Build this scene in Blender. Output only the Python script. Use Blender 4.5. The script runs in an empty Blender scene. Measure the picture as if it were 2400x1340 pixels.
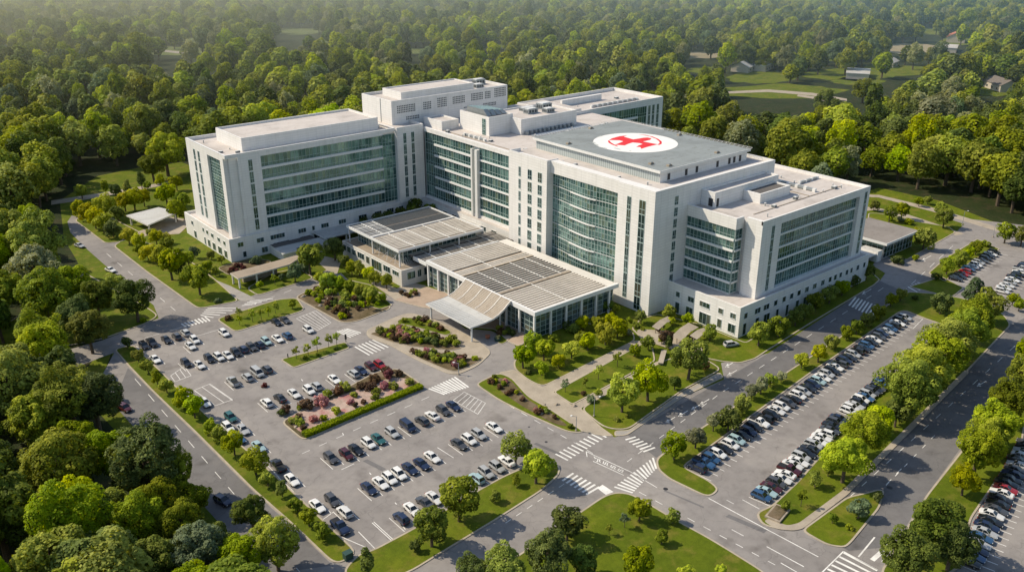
import bpy, bmesh, math, random
import numpy as np
from mathutils import Vector, Matrix
from mathutils.geometry import tessellate_polygon
R = math.radians
rng = random.Random(7)
SC = bpy.context.scene
COL = SC.collection

# ------------------------------------------------------------------ camera and the survey helper
FPX, PITCH, HCAM, HEAD = 2080.0, R(22.46), 110.0, R(50.3)
FW = Vector((math.cos(HEAD), math.sin(HEAD), 0)); RT = Vector((math.sin(HEAD), -math.cos(HEAD), 0)); UPV = Vector((0, 0, 1))
FWD = FW*math.cos(PITCH) - UPV*math.sin(PITCH); UPC = FW*math.sin(PITCH) + UPV*math.cos(PITCH)
CAM = Vector((-186.237, -159.935, HCAM))
def at(px, py, z=0.0):
    """ground (or height z) position of a surveyed point of the photograph"""
    d = FWD*FPX + RT*(px-1200) - UPC*(py-670)
    return CAM + d*((z-CAM.z)/d.z)
def scale_at(p):
    return FPX/((Vector(p)-CAM).dot(FWD))
def A2(pts, z=0.0):
    return [at(x, y, z).to_2d() for x, y in pts]

cd = bpy.data.cameras.new('camera'); cam = bpy.data.objects.new('camera', cd); COL.objects.link(cam)
cd.sensor_width = 36; cd.lens = FPX/2400*36; cd.clip_start = 1; cd.clip_end = 20000
M3 = Matrix((RT, UPC, -FWD)).transposed()
cam.matrix_world = Matrix.Translation(CAM) @ M3.to_4x4()
SC.camera = cam
SC.view_settings.view_transform = 'Standard'; SC.view_settings.look = 'None'; SC.view_settings.exposure = 0; SC.view_settings.gamma = 1
SC.render.engine = 'CYCLES'
SC.cycles.max_bounces = 6; SC.cycles.diffuse_bounces = 3; SC.cycles.glossy_bounces = 2; SC.cycles.transmission_bounces = 2; SC.cycles.volume_bounces = 1
SC.cycles.use_denoising = True
SC.cycles.caustics_reflective = False; SC.cycles.caustics_refractive = False

# ------------------------------------------------------------------ light
SUN_EL, SUN_AZ = R(43), 128     # azimuth: degrees counter-clockwise from +X
sdir = Vector((math.cos(R(SUN_AZ))*math.cos(SUN_EL), math.sin(R(SUN_AZ))*math.cos(SUN_EL), math.sin(SUN_EL)))
sl = bpy.data.lights.new('sun', 'SUN'); sl.energy = 5.0; sl.angle = R(0.5); sl.color = (1.0, 0.875, 0.68)
so = bpy.data.objects.new('sun', sl); COL.objects.link(so); so.location = (-300, 500, 500)
so.rotation_euler = sdir.to_track_quat('Z', 'Y').to_euler()
w = bpy.data.worlds.new('World'); SC.world = w; w.use_nodes = True
nt = w.node_tree; bg = nt.nodes['Background']; sky = nt.nodes.new('ShaderNodeTexSky'); sky.sky_type = 'NISHITA'
sky.sun_disc = False; sky.sun_elevation = SUN_EL; sky.sun_rotation = R(90-SUN_AZ); sky.air_density = 1.2; sky.dust_density = 1.0
nt.links.new(sky.outputs[0], bg.inputs[0]); bg.inputs[1].default_value = 0.135

# ------------------------------------------------------------------ materials
MATS = {}
class NT:
    def __init__(s, name):
        m = bpy.data.materials.new(name); m.use_nodes = True; s.m = m; s.n = m.node_tree.nodes; s.l = m.node_tree.links
        s.b = s.n['Principled BSDF']; s.out = s.n['Material Output']; MATS[name] = m
    def new(s, t, **k):
        x = s.n.new(t)
        for a, v in k.items(): setattr(x, a, v)
        return x
    def link(s, a, b): s.l.new(a, b)
    def noise(s, scale, detail=4, rough=.6, coord='Object', dist=0):
        t = s.tc(coord); x = s.new('ShaderNodeTexNoise'); x.inputs['Scale'].default_value = scale; x.inputs['Detail'].default_value = detail
        x.inputs['Roughness'].default_value = rough; x.inputs['Distortion'].default_value = dist; s.link(t, x.inputs['Vector']); return x.outputs['Fac']
    def tc(s, coord='Object'):
        if coord == 'World': return s.new('ShaderNodeNewGeometry').outputs['Position']
        return s.new('ShaderNodeTexCoord').outputs[coord]
    def ramp(s, fac, stops):
        r = s.new('ShaderNodeValToRGB'); e = r.color_ramp.elements
        while len(e) < len(stops): e.new(.5)
        for i, (p, c) in enumerate(stops): e[i].position = p; e[i].color = (*c, 1) if len(c) == 3 else c
        s.link(fac, r.inputs[0]); return r.outputs[0]
    def mix(s, fac, a, b, mode='MIX'):
        x = s.new('ShaderNodeMix', data_type='RGBA', blend_type=mode)
        for i, v in ((0, fac), (6, a), (7, b)):
            if hasattr(v, 'is_linked'): s.link(v, x.inputs[i])
            elif i == 0: x.inputs[0].default_value = v
            else: x.inputs[i].default_value = (*v, 1)
        return x.outputs[2]
    def math(s, op, a, b=None):
        x = s.new('ShaderNodeMath', operation=op)
        for i, v in enumerate((a, b)):
            if v is None: continue
            if hasattr(v, 'is_linked'): s.link(v, x.inputs[i])
            else: x.inputs[i].default_value = v
        return x.outputs[0]
    def bump(s, h, strength=.3, dist=.1):
        x = s.new('ShaderNodeBump'); x.inputs['Strength'].default_value = strength; x.inputs['Distance'].default_value = dist
        s.link(h, x.inputs['Height']); s.link(x.outputs[0], s.b.inputs['Normal'])
    def base(s, c):
        if hasattr(c, 'is_linked'): s.link(c, s.b.inputs['Base Color'])
        else: s.b.inputs['Base Color'].default_value = (*c, 1)
    def rough(s, r, spec=.5, metal=0):
        s.b.inputs['Roughness'].default_value = r; s.b.inputs['Specular IOR Level'].default_value = spec; s.b.inputs['Metallic'].default_value = metal

def simple(name, c, r=.6, spec=.4, metal=0, var=.12, sc=1.5):
    t = NT(name); n = t.noise(sc, 3, .6, 'World')
    t.base(t.ramp(n, [(.25, tuple(x*(1-var) for x in c)), (.75, tuple(min(1, x*(1+var)) for x in c))])); t.rough(r, spec, metal); return t.m

def mk_panel(name, c):
    # pale precast panels: fine joints, faint streaks
    t = NT(name); pos = t.tc('World')
    sep = t.new('ShaderNodeSeparateXYZ'); t.link(pos, sep.inputs[0])
    hor = t.math('ADD', sep.outputs[0], sep.outputs[1])
    cmb = t.new('ShaderNodeCombineXYZ'); t.link(hor, cmb.inputs[0]); t.link(sep.outputs[2], cmb.inputs[1])
    br = t.new('ShaderNodeTexBrick'); t.link(cmb.outputs[0], br.inputs[0])
    br.offset = 0; br.inputs['Scale'].default_value = 1; br.inputs['Mortar Size'].default_value = .045; br.inputs['Brick Width'].default_value = 3.2; br.inputs['Row Height'].default_value = .88
    br.inputs['Color1'].default_value = (*c, 1); br.inputs['Color2'].default_value = (*[x*.955 for x in c], 1); br.inputs['Mortar'].default_value = (*[x*.79 for x in c], 1)
    n = t.noise(.25, 5, .65, 'World'); st = t.ramp(n, [(.3, (.93, .93, .92)), (.6, (1, 1, 1))])
    mp = t.new('ShaderNodeMapping'); mp.inputs['Scale'].default_value = (1.1, 1.1, .05); t.link(pos, mp.inputs[0])
    n2 = t.new('ShaderNodeTexNoise'); n2.inputs['Scale'].default_value = 1; n2.inputs['Detail'].default_value = 4; t.link(mp.outputs[0], n2.inputs['Vector'])
    st2 = t.ramp(n2.outputs['Fac'], [(.35, (.95, .95, .945)), (.55, (1, 1, 1))])
    t.base(t.mix(1, t.mix(1, br.outputs['Color'], st, 'MULTIPLY'), st2, 'MULTIPLY')); t.rough(.55, .35); return t.m
mk_panel('white_panel', (.80, .785, .762))
mk_panel('pale_concrete', (.70, .67, .62))

def mk_roof(name, c):
    t = NT(name); n = t.noise(.09, 6, .62, 'World', .6); n2 = t.noise(.6, 5, .7, 'World'); n3 = t.noise(6, 2, .5, 'World')
    a = t.ramp(n, [(.3, tuple(x*.80 for x in c)), (.5, c), (.72, tuple(min(1, x*1.07) for x in c))])
    b = t.ramp(n2, [(.28, (.74, .70, .66)), (.45, (1, 1, 1))]); d = t.ramp(n3, [(.3, (.93, .93, .93)), (.6, (1, 1, 1))])
    br = t.new('ShaderNodeTexBrick'); t.link(t.tc('World'), br.inputs[0]); br.offset = .5; br.inputs['Scale'].default_value = 1; br.inputs['Mortar Size'].default_value = .05; br.inputs['Brick Width'].default_value = 9.0; br.inputs['Row Height'].default_value = 2.6
    br.inputs['Color1'].default_value = (1, 1, 1, 1); br.inputs['Color2'].default_value = (.93, .925, .915, 1); br.inputs['Mortar'].default_value = (.80, .79, .77, 1)
    t.base(t.mix(1, t.mix(1, t.mix(1, a, b, 'MULTIPLY'), d, 'MULTIPLY'), br.outputs['Color'], 'MULTIPLY')); t.rough(.8, .2); t.bump(n2, .25, .05); return t.m
mk_roof('roof_membrane', (.58, .535, .50))
mk_roof('grey_deck', (.27, .30, .305))
mk_roof('brown_roof', (.36, .30, .235))
mk_roof('tan_grey_roof', (.27, .245, .225))
mk_roof('weathered_slat', (.56, .52, .46))
mk_roof('dark_roof', (.14, .13, .122))
mk_roof('pale_metal_roof', (.52, .52, .50))

def mk_glass(name, dark, pale, lit=(.36, .30, .16), amount=.5):
    t = NT(name); at_ = t.new('ShaderNodeAttribute', attribute_name='pane')
    sp = t.new('ShaderNodeSeparateColor'); t.link(at_.outputs['Color'], sp.inputs[0])
    n = t.noise(.07, 3, .6, 'World')
    f = t.math('ADD', t.math('MULTIPLY', sp.outputs[0], .6), t.math('MULTIPLY', t.math('SUBTRACT', n, .5), 1.4))
    col = t.ramp(f, [(.05, dark), (.40, tuple(.6*a+.4*b for a, b in zip(dark, pale))), (.75, pale)])
    fl = t.math('MULTIPLY', t.math('GREATER_THAN', sp.outputs[1], .80), amount)
    t.base(t.mix(fl, col, lit)); t.rough(.08, .9); t.b.inputs['IOR'].default_value = 1.6; t.b.inputs['Specular Tint'].default_value = (.6, 1, .9, 1)
    t.b.inputs['Coat Weight'].default_value = .1; t.b.inputs['Coat Roughness'].default_value = .03
    n2 = t.noise(.9, 2, .5, 'World'); t.bump(n2, .06, .05); return t.m
mk_glass('teal_glass', (.020, .056, .055), (.165, .275, .25), (.24, .27, .16), .35)
mk_glass('dark_glass', (.012, .022, .026), (.05, .075, .08), amount=.15)
mk_glass('clear_glass', (.03, .055, .06), (.16, .20, .20), amount=.25)
simple('mullion', (.42, .52, .50), .45, .5)
simple('band_white', (.72, .72, .71), .5, .4, var=.05)
simple('steel_white', (.70, .70, .68), .4, .5, var=.05)
simple('steel_grey', (.32, .35, .36), .4, .5, .3, .1)
simple('dark_steel', (.035, .035, .038), .5, .4)
simple('louvre_dark', (.06, .07, .08), .6, .3)
simple('deck_red', (.72, .02, .022), .55, .35, var=.1, sc=.6)
simple('deck_white', (.80, .79, .76), .55, .35, var=.05, sc=.4)
simple('text_grey', (.42, .46, .43), .6, .3)

t = NT('corrugated'); pos = t.tc('World'); sep = t.new('ShaderNodeSeparateXYZ'); t.link(pos, sep.inputs[0])
wv = t.math('SINE', t.math('MULTIPLY', t.math('ADD', sep.outputs[0], sep.outputs[1]), 7.0))
t.base(t.ramp(t.math('MULTIPLY_ADD', wv, .5), [(0, (.30, .345, .35)), (1, (.47, .52, .52))])); t.rough(.45, .5, .2)
for nd in t.n:
    if nd.type == 'MATH' and nd.operation == 'MULTIPLY_ADD': nd.inputs[2].default_value = .5

def mk_asphalt(name, c, tint):
    t = NT(name); n = t.noise(.035, 6, .62, 'World', .8); n2 = t.noise(.4, 5, .65, 'World'); n3 = t.noise(9, 2, .6, 'World')
    a = t.ramp(n, [(.28, tuple(x*.74 for x in c)), (.5, c), (.75, tint)])
    b = t.ramp(n2, [(.3, (.84, .83, .83)), (.52, (1, 1, 1)), (.75, (1.06, 1.05, 1.03))]); d = t.ramp(n3, [(.25, (.86, .86, .86)), (.6, (1.03, 1.03, 1.03))])
    v = t.new('ShaderNodeTexVoronoi', feature='DISTANCE_TO_EDGE'); v.inputs['Scale'].default_value = .085
    nz = t.new('ShaderNodeTexNoise'); nz.inputs['Scale'].default_value = .3; t.link(t.tc('World'), nz.inputs['Vector'])
    vm = t.new('ShaderNodeVectorMath', operation='MULTIPLY_ADD'); t.link(nz.outputs['Color'], vm.inputs[0]); vm.inputs[1].default_value = (5, 5, 5); t.link(t.tc('World'), vm.inputs[2])
    t.link(vm.outputs[0], v.inputs['Vector'])
    cr = t.ramp(v.outputs['Distance'], [(0, (.80, .80, .80)), (.010, (1, 1, 1))])
    # soft oily stains
    n4 = t.noise(.16, 3, .5, 'World'); oil = t.ramp(n4, [(.60, (1, 1, 1)), (.74, (.70, .69, .68))])
    m = t.mix(1, t.mix(1, t.mix(1, t.mix(1, a, b, 'MULTIPLY'), d, 'MULTIPLY'), cr, 'MULTIPLY'), oil, 'MULTIPLY')
    t.base(m); t.rough(.85, .25); t.bump(n3, .25, .02); return t.m
mk_asphalt('asphalt', (.265, .247, .234), (.335, .31, .285))
mk_asphalt('dark_asphalt', (.165, .16, .16), (.21, .2, .195))

def mk_conc(name, c):
    t = NT(name); n = t.noise(.3, 5, .6, 'World'); n2 = t.noise(4, 3, .6, 'World')
    t.base(t.mix(1, t.ramp(n, [(.3, tuple(x*.78 for x in c)), (.6, c)]), t.ramp(n2, [(.3, (.88, .87, .85)), (.6, (1, 1, 1))]), 'MULTIPLY')); t.rough(.85, .25); t.bump(n2, .2, .02)
mk_conc('kerb_concrete', (.46, .40, .31)); mk_conc('walk_concrete', (.42, .365, .29)); mk_conc('plaza_paving', (.44, .34, .26)); mk_conc('grey_walk', (.36, .34, .31))

def mk_paint():
    t = NT('road_paint'); n = t.noise(2.2, 5, .7, 'World'); n2 = t.noise(.3, 3, .6, 'World')
    f = t.math('MULTIPLY', t.ramp(n, [(.28, (.5,)*3), (.45, (1,)*3)]), t.ramp(n2, [(.3, (.62,)*3), (.6, (1,)*3)]))
    t.base(t.mix(f, (.2, .19, .18), (.80, .79, .75))); t.rough(.7, .3)
mk_paint()

def mk_grass(name, lo, mid, hi, dry):
    t = NT(name); n = t.noise(.06, 5, .6, 'World', .5); n2 = t.noise(.7, 5, .7, 'World'); n3 = t.noise(12, 3, .7, 'World')
    a = t.ramp(n, [(.25, lo), (.5, mid), (.75, hi)]); b = t.ramp(n2, [(.3, (.72, .74, .7)), (.6, (1, 1, 1))]); d = t.ramp(n3, [(.3, (.6, .62, .6)), (.65, (1.12, 1.12, 1.1))])
    n4 = t.noise(.22, 4, .6, 'World'); f = t.ramp(n4, [(.50, (0, 0, 0)), (.72, (.85, .85, .85))])
    t.base(t.mix(1, t.mix(1, t.mix(f, a, dry), b, 'MULTIPLY'), d, 'MULTIPLY')); t.rough(.9, .15); t.bump(n3, .8, .08)
mk_grass('lawn_grass', (.080, .118, .006), (.125, .165, .008), (.18, .205, .012), (.24, .20, .04))
mk_grass('field_grass', (.10, .14, .035), (.15, .19, .05), (.20, .22, .07), (.28, .25, .12))
mk_grass('forest_floor', (.018, .028, .008), (.028, .042, .011), (.05, .055, .018), (.07, .055, .03))
mk_grass('mulch', (.07, .07, .025), (.14, .105, .055), (.22, .165, .105), (.32, .24, .18))
mk_grass('pink_gravel', (.42, .24, .21), (.52, .38, .33), (.60, .49, .42), (.48, .13, .15))
mk_grass('bare_field', (.30, .25, .17), (.36, .31, .21), (.40, .35, .26), (.30, .28, .18))

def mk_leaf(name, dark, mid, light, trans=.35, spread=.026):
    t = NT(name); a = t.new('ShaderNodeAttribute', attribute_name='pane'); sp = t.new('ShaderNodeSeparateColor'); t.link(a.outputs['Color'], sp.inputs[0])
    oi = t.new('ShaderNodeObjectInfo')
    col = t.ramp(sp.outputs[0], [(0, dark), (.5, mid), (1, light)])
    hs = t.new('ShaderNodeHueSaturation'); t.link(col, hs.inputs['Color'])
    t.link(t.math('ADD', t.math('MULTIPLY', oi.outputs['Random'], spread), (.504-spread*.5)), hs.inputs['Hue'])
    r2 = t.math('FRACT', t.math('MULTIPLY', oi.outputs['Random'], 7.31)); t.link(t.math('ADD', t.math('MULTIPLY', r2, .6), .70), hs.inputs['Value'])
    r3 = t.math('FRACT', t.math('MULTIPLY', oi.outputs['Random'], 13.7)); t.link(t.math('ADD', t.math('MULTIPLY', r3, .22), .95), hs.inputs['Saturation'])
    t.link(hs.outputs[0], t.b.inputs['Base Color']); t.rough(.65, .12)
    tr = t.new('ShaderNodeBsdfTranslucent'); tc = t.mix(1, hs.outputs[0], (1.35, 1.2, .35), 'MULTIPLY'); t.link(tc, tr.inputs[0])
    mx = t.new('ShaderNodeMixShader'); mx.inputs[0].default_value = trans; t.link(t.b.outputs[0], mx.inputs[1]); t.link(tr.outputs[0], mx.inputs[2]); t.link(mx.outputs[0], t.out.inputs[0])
mk_leaf('leaf_forest', (.070, .092, .014), (.200, .240, .034), (.400, .430, .066), .34)
mk_leaf('leaf_bright', (.115, .155, .014), (.275, .350, .028), (.52, .57, .055), .42)
mk_leaf('leaf_yellow', (.17, .20, .016), (.37, .39, .030), (.58, .57, .06), .44)
mk_leaf('leaf_dark', (.036, .055, .015), (.092, .126, .028), (.195, .235, .056), .30)
mk_leaf('leaf_pale', (.13, .15, .07), (.25, .27, .13), (.40, .41, .24), .35)
mk_leaf('leaf_grey', (0.061, 0.096, 0.049), (0.123, 0.166, 0.084), (0.210, 0.263, 0.140), .3)
mk_leaf('leaf_rust', (.045, .030, .018), (.10, .058, .034), (.17, .10, .06), .3)
mk_leaf('leaf_red', (.06, .016, .02), (.13, .035, .042), (.22, .08, .085), .3)
mk_leaf('leaf_pink', (.22, .07, .09), (.38, .15, .17), (.52, .28, .28), .3)
simple('bark', (.11, .085, .06), .9, .15, var=.35, sc=4)
simple('pale_bark', (.34, .28, .20), .9, .15, var=.25, sc=4)

# cars: paint takes each car's own colour
t = NT('car_paint'); oi = t.new('ShaderNodeObjectInfo'); t.link(oi.outputs['Color'], t.b.inputs['Base Color']); t.rough(.28, .5); t.b.inputs['Coat Weight'].default_value = .7; t.b.inputs['Coat Roughness'].default_value = .04
t = NT('car_glass'); t.base((.012, .018, .024)); t.rough(.05, .8)
simple('tyre', (.018, .018, .018), .8, .2); simple('rim', (.35, .35, .36), .35, .5, .8); simple('headlight', (.75, .76, .75), .15, .6); simple('taillight', (.35, .015, .012), .2, .5)
simple('cream_wall', (.5, .46, .38), .7); simple('shingle', (.16, .14, .125), .85, .2, var=.25, sc=2); simple('signal_black', (.02, .02, .02), .5); simple('terracotta', (.35, .13, .07), .7)
simple('green_box', (.03, .07, .06), .5); simple('stone', (.33, .28, .22), .85, .2, var=.3, sc=1)
# ------------------------------------------------------------------ mesh helper
class MB:
    def __init__(s): s.v = []; s.f = []; s.m = []; s.mi = []; s.c = []
    def mat(s, name):
        if name not in s.m: s.m.append(name)
        return s.m.index(name)
    def face(s, pts, mat, col=None):
        i = len(s.v); s.v += [tuple(p) for p in pts]; s.f.append(tuple(range(i, i+len(pts)))); s.mi.append(s.mat(mat)); s.c.append(col or (.5, .5, .5))
    def box(s, x0, x1, y0, y1, z0, z1, mat, top=None, bottom=False, col=None):
        a = [(x0, y0), (x1, y0), (x1, y1), (x0, y1)]
        s.prism(a, z0, z1, mat, top, bottom, col)
    def prism(s, poly, z0, z1, mat, top=None, bottom=False, col=None):
        n = len(poly)
        for i in range(n):
            p, q = poly[i], poly[(i+1) % n]
            s.face([(p[0], p[1], z0), (q[0], q[1], z0), (q[0], q[1], z1), (p[0], p[1], z1)], mat, col)
        s.face([(p[0], p[1], z1) for p in poly], top or mat, col)
        if bottom: s.face([(p[0], p[1], z0) for p in reversed(poly)], mat, col)
    def wbox(s, F, s0, s1, d0, d1, z0, z1, mat, col=None):
        """box in a wall frame F = (origin, along, outward)"""
        o, u, n = F
        pts = [o+u*a+n*b for a, b in ((s0, d0), (s1, d0), (s1, d1), (s0, d1))]
        area = sum(pts[i].x*pts[(i+1) % 4].y-pts[(i+1) % 4].x*pts[i].y for i in range(4))
        if area < 0: pts.reverse()
        s.prism(pts, z0, z1, mat, None, True, col)
    def wquad(s, F, s0, s1, d, z0, z1, mat, col=None):
        o, u, n = F; a = o+u*s0+n*d; b = o+u*s1+n*d
        q = [(a.x, a.y, z0), (b.x, b.y, z0), (b.x, b.y, z1), (a.x, a.y, z1)]
        if u.x*n.y-u.y*n.x > 0: q.reverse()
        s.face(q, mat, col)
    def tube(s, p, q, r, mat, n=8, r2=None, cap=True):
        p = Vector(p); q = Vector(q); d = (q-p).normalized(); r2 = r if r2 is None else r2
        a = d.orthogonal().normalized(); b = d.cross(a)
        A = [p+(a*math.cos(2*math.pi*k/n)+b*math.sin(2*math.pi*k/n))*r for k in range(n)]
        B = [q+(a*math.cos(2*math.pi*k/n)+b*math.sin(2*math.pi*k/n))*r2 for k in range(n)]
        for k in range(n):
            j = (k+1) % n; s.face([A[k], A[j], B[j], B[k]], mat)
        if cap: s.face(B, mat)
    def poly(s, pts, z, mat):
        """flat, possibly concave, polygon facing up"""
        P = [Vector((p[0], p[1], 0)) for p in pts]
        for t in tessellate_polygon([P]):
            q = [P[i] for i in t]
            if (q[1]-q[0]).cross(q[2]-q[0]).z < 0: q.reverse()
            s.face([(p.x, p.y, z) for p in q], mat)
    def mesh(s, name, smooth=False):
        me = bpy.data.meshes.new(name); me.from_pydata(s.v, [], s.f)
        for m in s.m: me.materials.append(MATS[m])
        me.polygons.foreach_set('material_index', s.mi)
        ca = me.color_attributes.new('pane', 'FLOAT_COLOR', 'CORNER')
        cnt = np.array([len(f) for f in s.f]); c = np.array(s.c, dtype=np.float32).reshape(-1, 3)
        c = np.concatenate([c, np.ones((len(c), 1), np.float32)], 1); ca.data.foreach_set('color', np.repeat(c, cnt, 0).ravel())
        if smooth: me.polygons.foreach_set('use_smooth', [True]*len(s.f))
        me.update(); return me
    def build(s, name, parent=None, smooth=False):
        o = bpy.data.objects.new(name, s.mesh(name, smooth)); COL.objects.link(o)
        if parent: o.parent = parent
        return o
def tag(o, label, cat, group=None):
    o['label'] = label; o['category'] = cat
    if group: o['group'] = group
    return o
def struct(o): o['kind'] = 'structure'; return o
def empty(name, loc=(0, 0, 0), rz=0):
    o = bpy.data.objects.new(name, None); COL.objects.link(o); o.location = loc; o.rotation_euler = (0, 0, rz); o.empty_display_size = .5; return o
def V2(x, y): return Vector((x, y))
def prnd(): return (rng.random(), rng.random(), rng.random())

def frame_x(x, y0): return (V2(x, y0), V2(0, 1), V2(-1, 0))     # wall facing -x, s runs along +y
def frame_y(y, x0): return (V2(x0, y), V2(1, 0), V2(0, -1))     # wall facing -y, s runs along +x

def curtain(parent, F, width, z0, z1, floors, pane=1.5, glass='teal_glass', d=0.0, band=.85, bands=True, split=.3, topband=False, label=None, bandproud=.45, vbar=.07):
    """curtain wall: panes, mullions and a white spandrel band at each floor line"""
    g = MB(); n = max(1, round(width/pane)); pw = width/n; fh = (z1-z0)/floors
    for f in range(floors):
        a = z0+f*fh + (band*.5 if bands and f > 0 else 0); b = z0+(f+1)*fh - (band*.5 if bands and (f < floors-1) else 0)
        zm = a+(b-a)*split
        for k in range(n):
            c = prnd(); g.wquad(F, k*pw, (k+1)*pw, d, a, zm, glass, (c[0]*.6, 0, 0)); g.wquad(F, k*pw, (k+1)*pw, d, zm, b, glass, c)
        g.wbox(F, 0, width, d, d+.07, zm-.045, zm+.045, 'mullion')
        g.wbox(F, 0, width, d, d+.07, a, a+.08, 'mullion'); g.wbox(F, 0, width, d, d+.07, b-.08, b, 'mullion')
    for k in range(n+1): g.wbox(F, k*pw-vbar/2, k*pw+vbar/2, d, d+.12, z0+.01, z1-.01, 'mullion')
    o = g.build('curtain_wall', parent)
    if label: o['label'] = label
    if bands:
        for f in range(1, floors):
            m = MB(); z = z0+f*fh; m.wbox(F, 0, width, d-.02, d+bandproud, z-band/2, z+band/2, 'band_white'); m.build('floor_band', parent)
    return o
def strip(parent, F, s0, s1, z0, z1, n, d=0.0, gap=.45):
    """column of narrow stacked windows: one mesh per stack"""
    h = (z1-z0)/n
    m = MB()
    for k in range(n):
        a = z0+k*h+gap/2; b = z0+(k+1)*h-gap/2
        m.wquad(F, s0, s1, d+.03, a, b, 'dark_glass', prnd())
        for q in (s0, (s0+s1)/2, s1): m.wbox(F, q-.05, q+.05, d, d+.10, a, b, 'mullion')
        for q in (a, b, a+(b-a)*.35): m.wbox(F, s0-.05, s1+.05, d, d+.09, q-.05, q+.05, 'mullion')
    return m.build('window_strip', parent)
def window(parent, F, s0, s1, z0, z1, d=0.0, n=2, glass='dark_glass', bar=.08):
    m = MB(); w = (s1-s0)/n
    for k in range(n): m.wquad(F, s0+k*w, s0+(k+1)*w, d+.03, z0, z1, glass, prnd())
    for k in range(n+1): m.wbox(F, s0+k*w-bar/2, s0+k*w+bar/2, d, d+.10, z0, z1, 'mullion')
    m.wbox(F, s0-.06, s1+.06, d, d+.16, z0-.12, z0, 'band_white'); m.wbox(F, s0-.06, s1+.06, d, d+.14, z1, z1+.10, 'band_white')
    return m.build('window', parent)
def block(mb, x0, x1, y0, y1, z0, z1, par=1.1, th=.45, wall='white_panel', roof='roof_membrane', nopar=False):
    """walls up to z1, parapet round a roof sunk by par"""
    mb.prism([(x0, y0), (x1, y0), (x1, y1), (x0, y1)], z0, z1-par, wall, roof)
    if not nopar:
        for a, b, c, d in ((x0, x1, y0, y0+th), (x0, x1, y1-th, y1), (x0, x0+th, y0+th, y1-th), (x1-th, x1, y0+th, y1-th)): mb.box(a, b, c, d, z1-par, z1, wall)
def plain_block(name, parent, *a, **k):
    mb = MB(); block(mb, *a, **k); return mb.build(name, parent)
def coping(mb, x0, x1, y0, y1, z):
    for a, b, c, d in ((x0-.08, x1+.08, y0-.08, y0+.52), (x0-.08, x1+.08, y1-.52, y1+.08), (x0-.08, x0+.52, y0+.52, y1-.52), (x1-.52, x1+.08, y0+.52, y1-.52)): mb.box(a, b, c, d, z, z+.12, 'band_white')

# ================================================================== the hospital
HOSP = empty('hospital_building', (0, 60, 0))
tag(HOSP, 'large white panelled hospital with teal glass bands and a rooftop helipad', 'hospital')
def part(name, mb, label=None):
    o = mb.build(name); o.parent = HOSP; o.matrix_parent_inverse = Matrix.Translation((0, -60, 0))
    if label: o['label'] = label
    return o
def rooftop_unit(parent, x, y, z, w, d, h, mat='steel_grey'):
    m = MB(); m.box(x, x+w, y, y+d, z, z+h, mat); m.box(x+.1*w, x+.9*w, y+.12*d, y+.88*d, z+h, z+h+.12*h, 'steel_white')
    for k in range(3): m.box(x-.03, x, y+d*(.12+.28*k), y+d*(.30+.28*k), z+.25*h, z+.8*h, 'louvre_dark'); m.box(x+w*(.12+.28*k), x+w*(.30+.28*k), y-.03, y, z+.25*h, z+.8*h, 'louvre_dark')
    return m.build('roof_unit', parent)
def vent_pipe(parent, x, y, z, h=1.0, r=.18):
    m = MB(); m.tube((x, y, z), (x, y, z+h), r, 'steel_grey', 8); m.tube((x, y, z+h), (x, y, z+h+.15), r*1.7, 'steel_white', 8); return m.build('vent_pipe', parent)

# ---- left wing: two-storey podium, six glazed storeys
LX0, LX1, LY0, LY1, LZ = -75.0, -8.0, 124.0, 158.5, 37.0
mb = MB()
block(mb, -77.4, 3.6, 123.2, 164.0, 0, 8.3, .9)                                   # podium
core_y, core_x = LY0+1.0, LX0+1.6
mb.prism([(core_x, core_y), (LX1, core_y), (LX1, LY1), (core_x, LY1)], 7.5, LZ-1.1, 'white_panel', 'roof_membrane')
for a, b, c, d in ((LX0, LX1, LY0, LY0+.5), (LX0, LX1, LY1-.5, LY1), (LX0, LX0+.5, LY0+.5, LY1-.5)): mb.box(a, b, c, d, LZ-1.2, LZ, 'white_panel')
# end face (-x): corner pier, recessed glass, wide pier
FE = frame_x(LX0, 0)
for s0, s1 in ((125.9, 128.6), (139.6, 158.5)): mb.wbox(FE, s0, s1, -1.7, 0, 7.41, LZ-1.2, 'white_panel')
mb.wbox(FE, 128.6, 139.6, -1.7, -.02, 34.6, LZ-1.2, 'white_panel')
# long face (-y)
FL = frame_y(LY0, 0)
mb.wbox(FL, LX0+4.4, LX0+12.6, -1.1, 0, 7.42, LZ-1.2, 'white_panel')
mb.wbox(FL, LX0+12.6, LX1-5.6, -1.1, -.02, 35.0, LZ-1.2, 'white_panel')
mb.wbox(FL, LX0+12.6, LX1-5.6, -1.1, -.02, 7.42, 8.9, 'white_panel')
coping(mb, LX0, LX1, LY0, LY1, LZ)
LW = part('wing', mb, 'long seven-storey wing with six glazed storeys over a low base')
mb = MB(); block(mb, -66, -11.5, 130.2, 152, LZ-1.2, 40.6, .7); o = mb.build('penthouse', LW)
curtain(LW, frame_y(LY0+.75, LX0+12.6), (LX1-5.6)-(LX0+12.6), 8.9, 35.0, 6, 1.42, band=.85)
curtain(LW, frame_y(LY0+.6, LX1-5.6), 5.6, 8.9, 35.0, 6, 1.4, bands=False)
curtain(LW, frame_x(LX0+.9, 128.6), 11.0, 8.5, 34.6, 12, 1.6, bands=False, split=.5)
curtain(LW, frame_y(LY0+2.4, LX0+.9), 3.5, 8.5, 34.6, 12, 1.3, bands=False, split=.5)
for s in (146.6, 150.6): strip(LW, FE, s, s+1.5, 9.5, 34.5, 6, 0)
strip(LW, FL, LX0+8.0, LX0+9.4, 9.2, 34.6, 6)
FP = frame_y(123.2, 0); FQ = frame_x(-77.4, 0)
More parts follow.
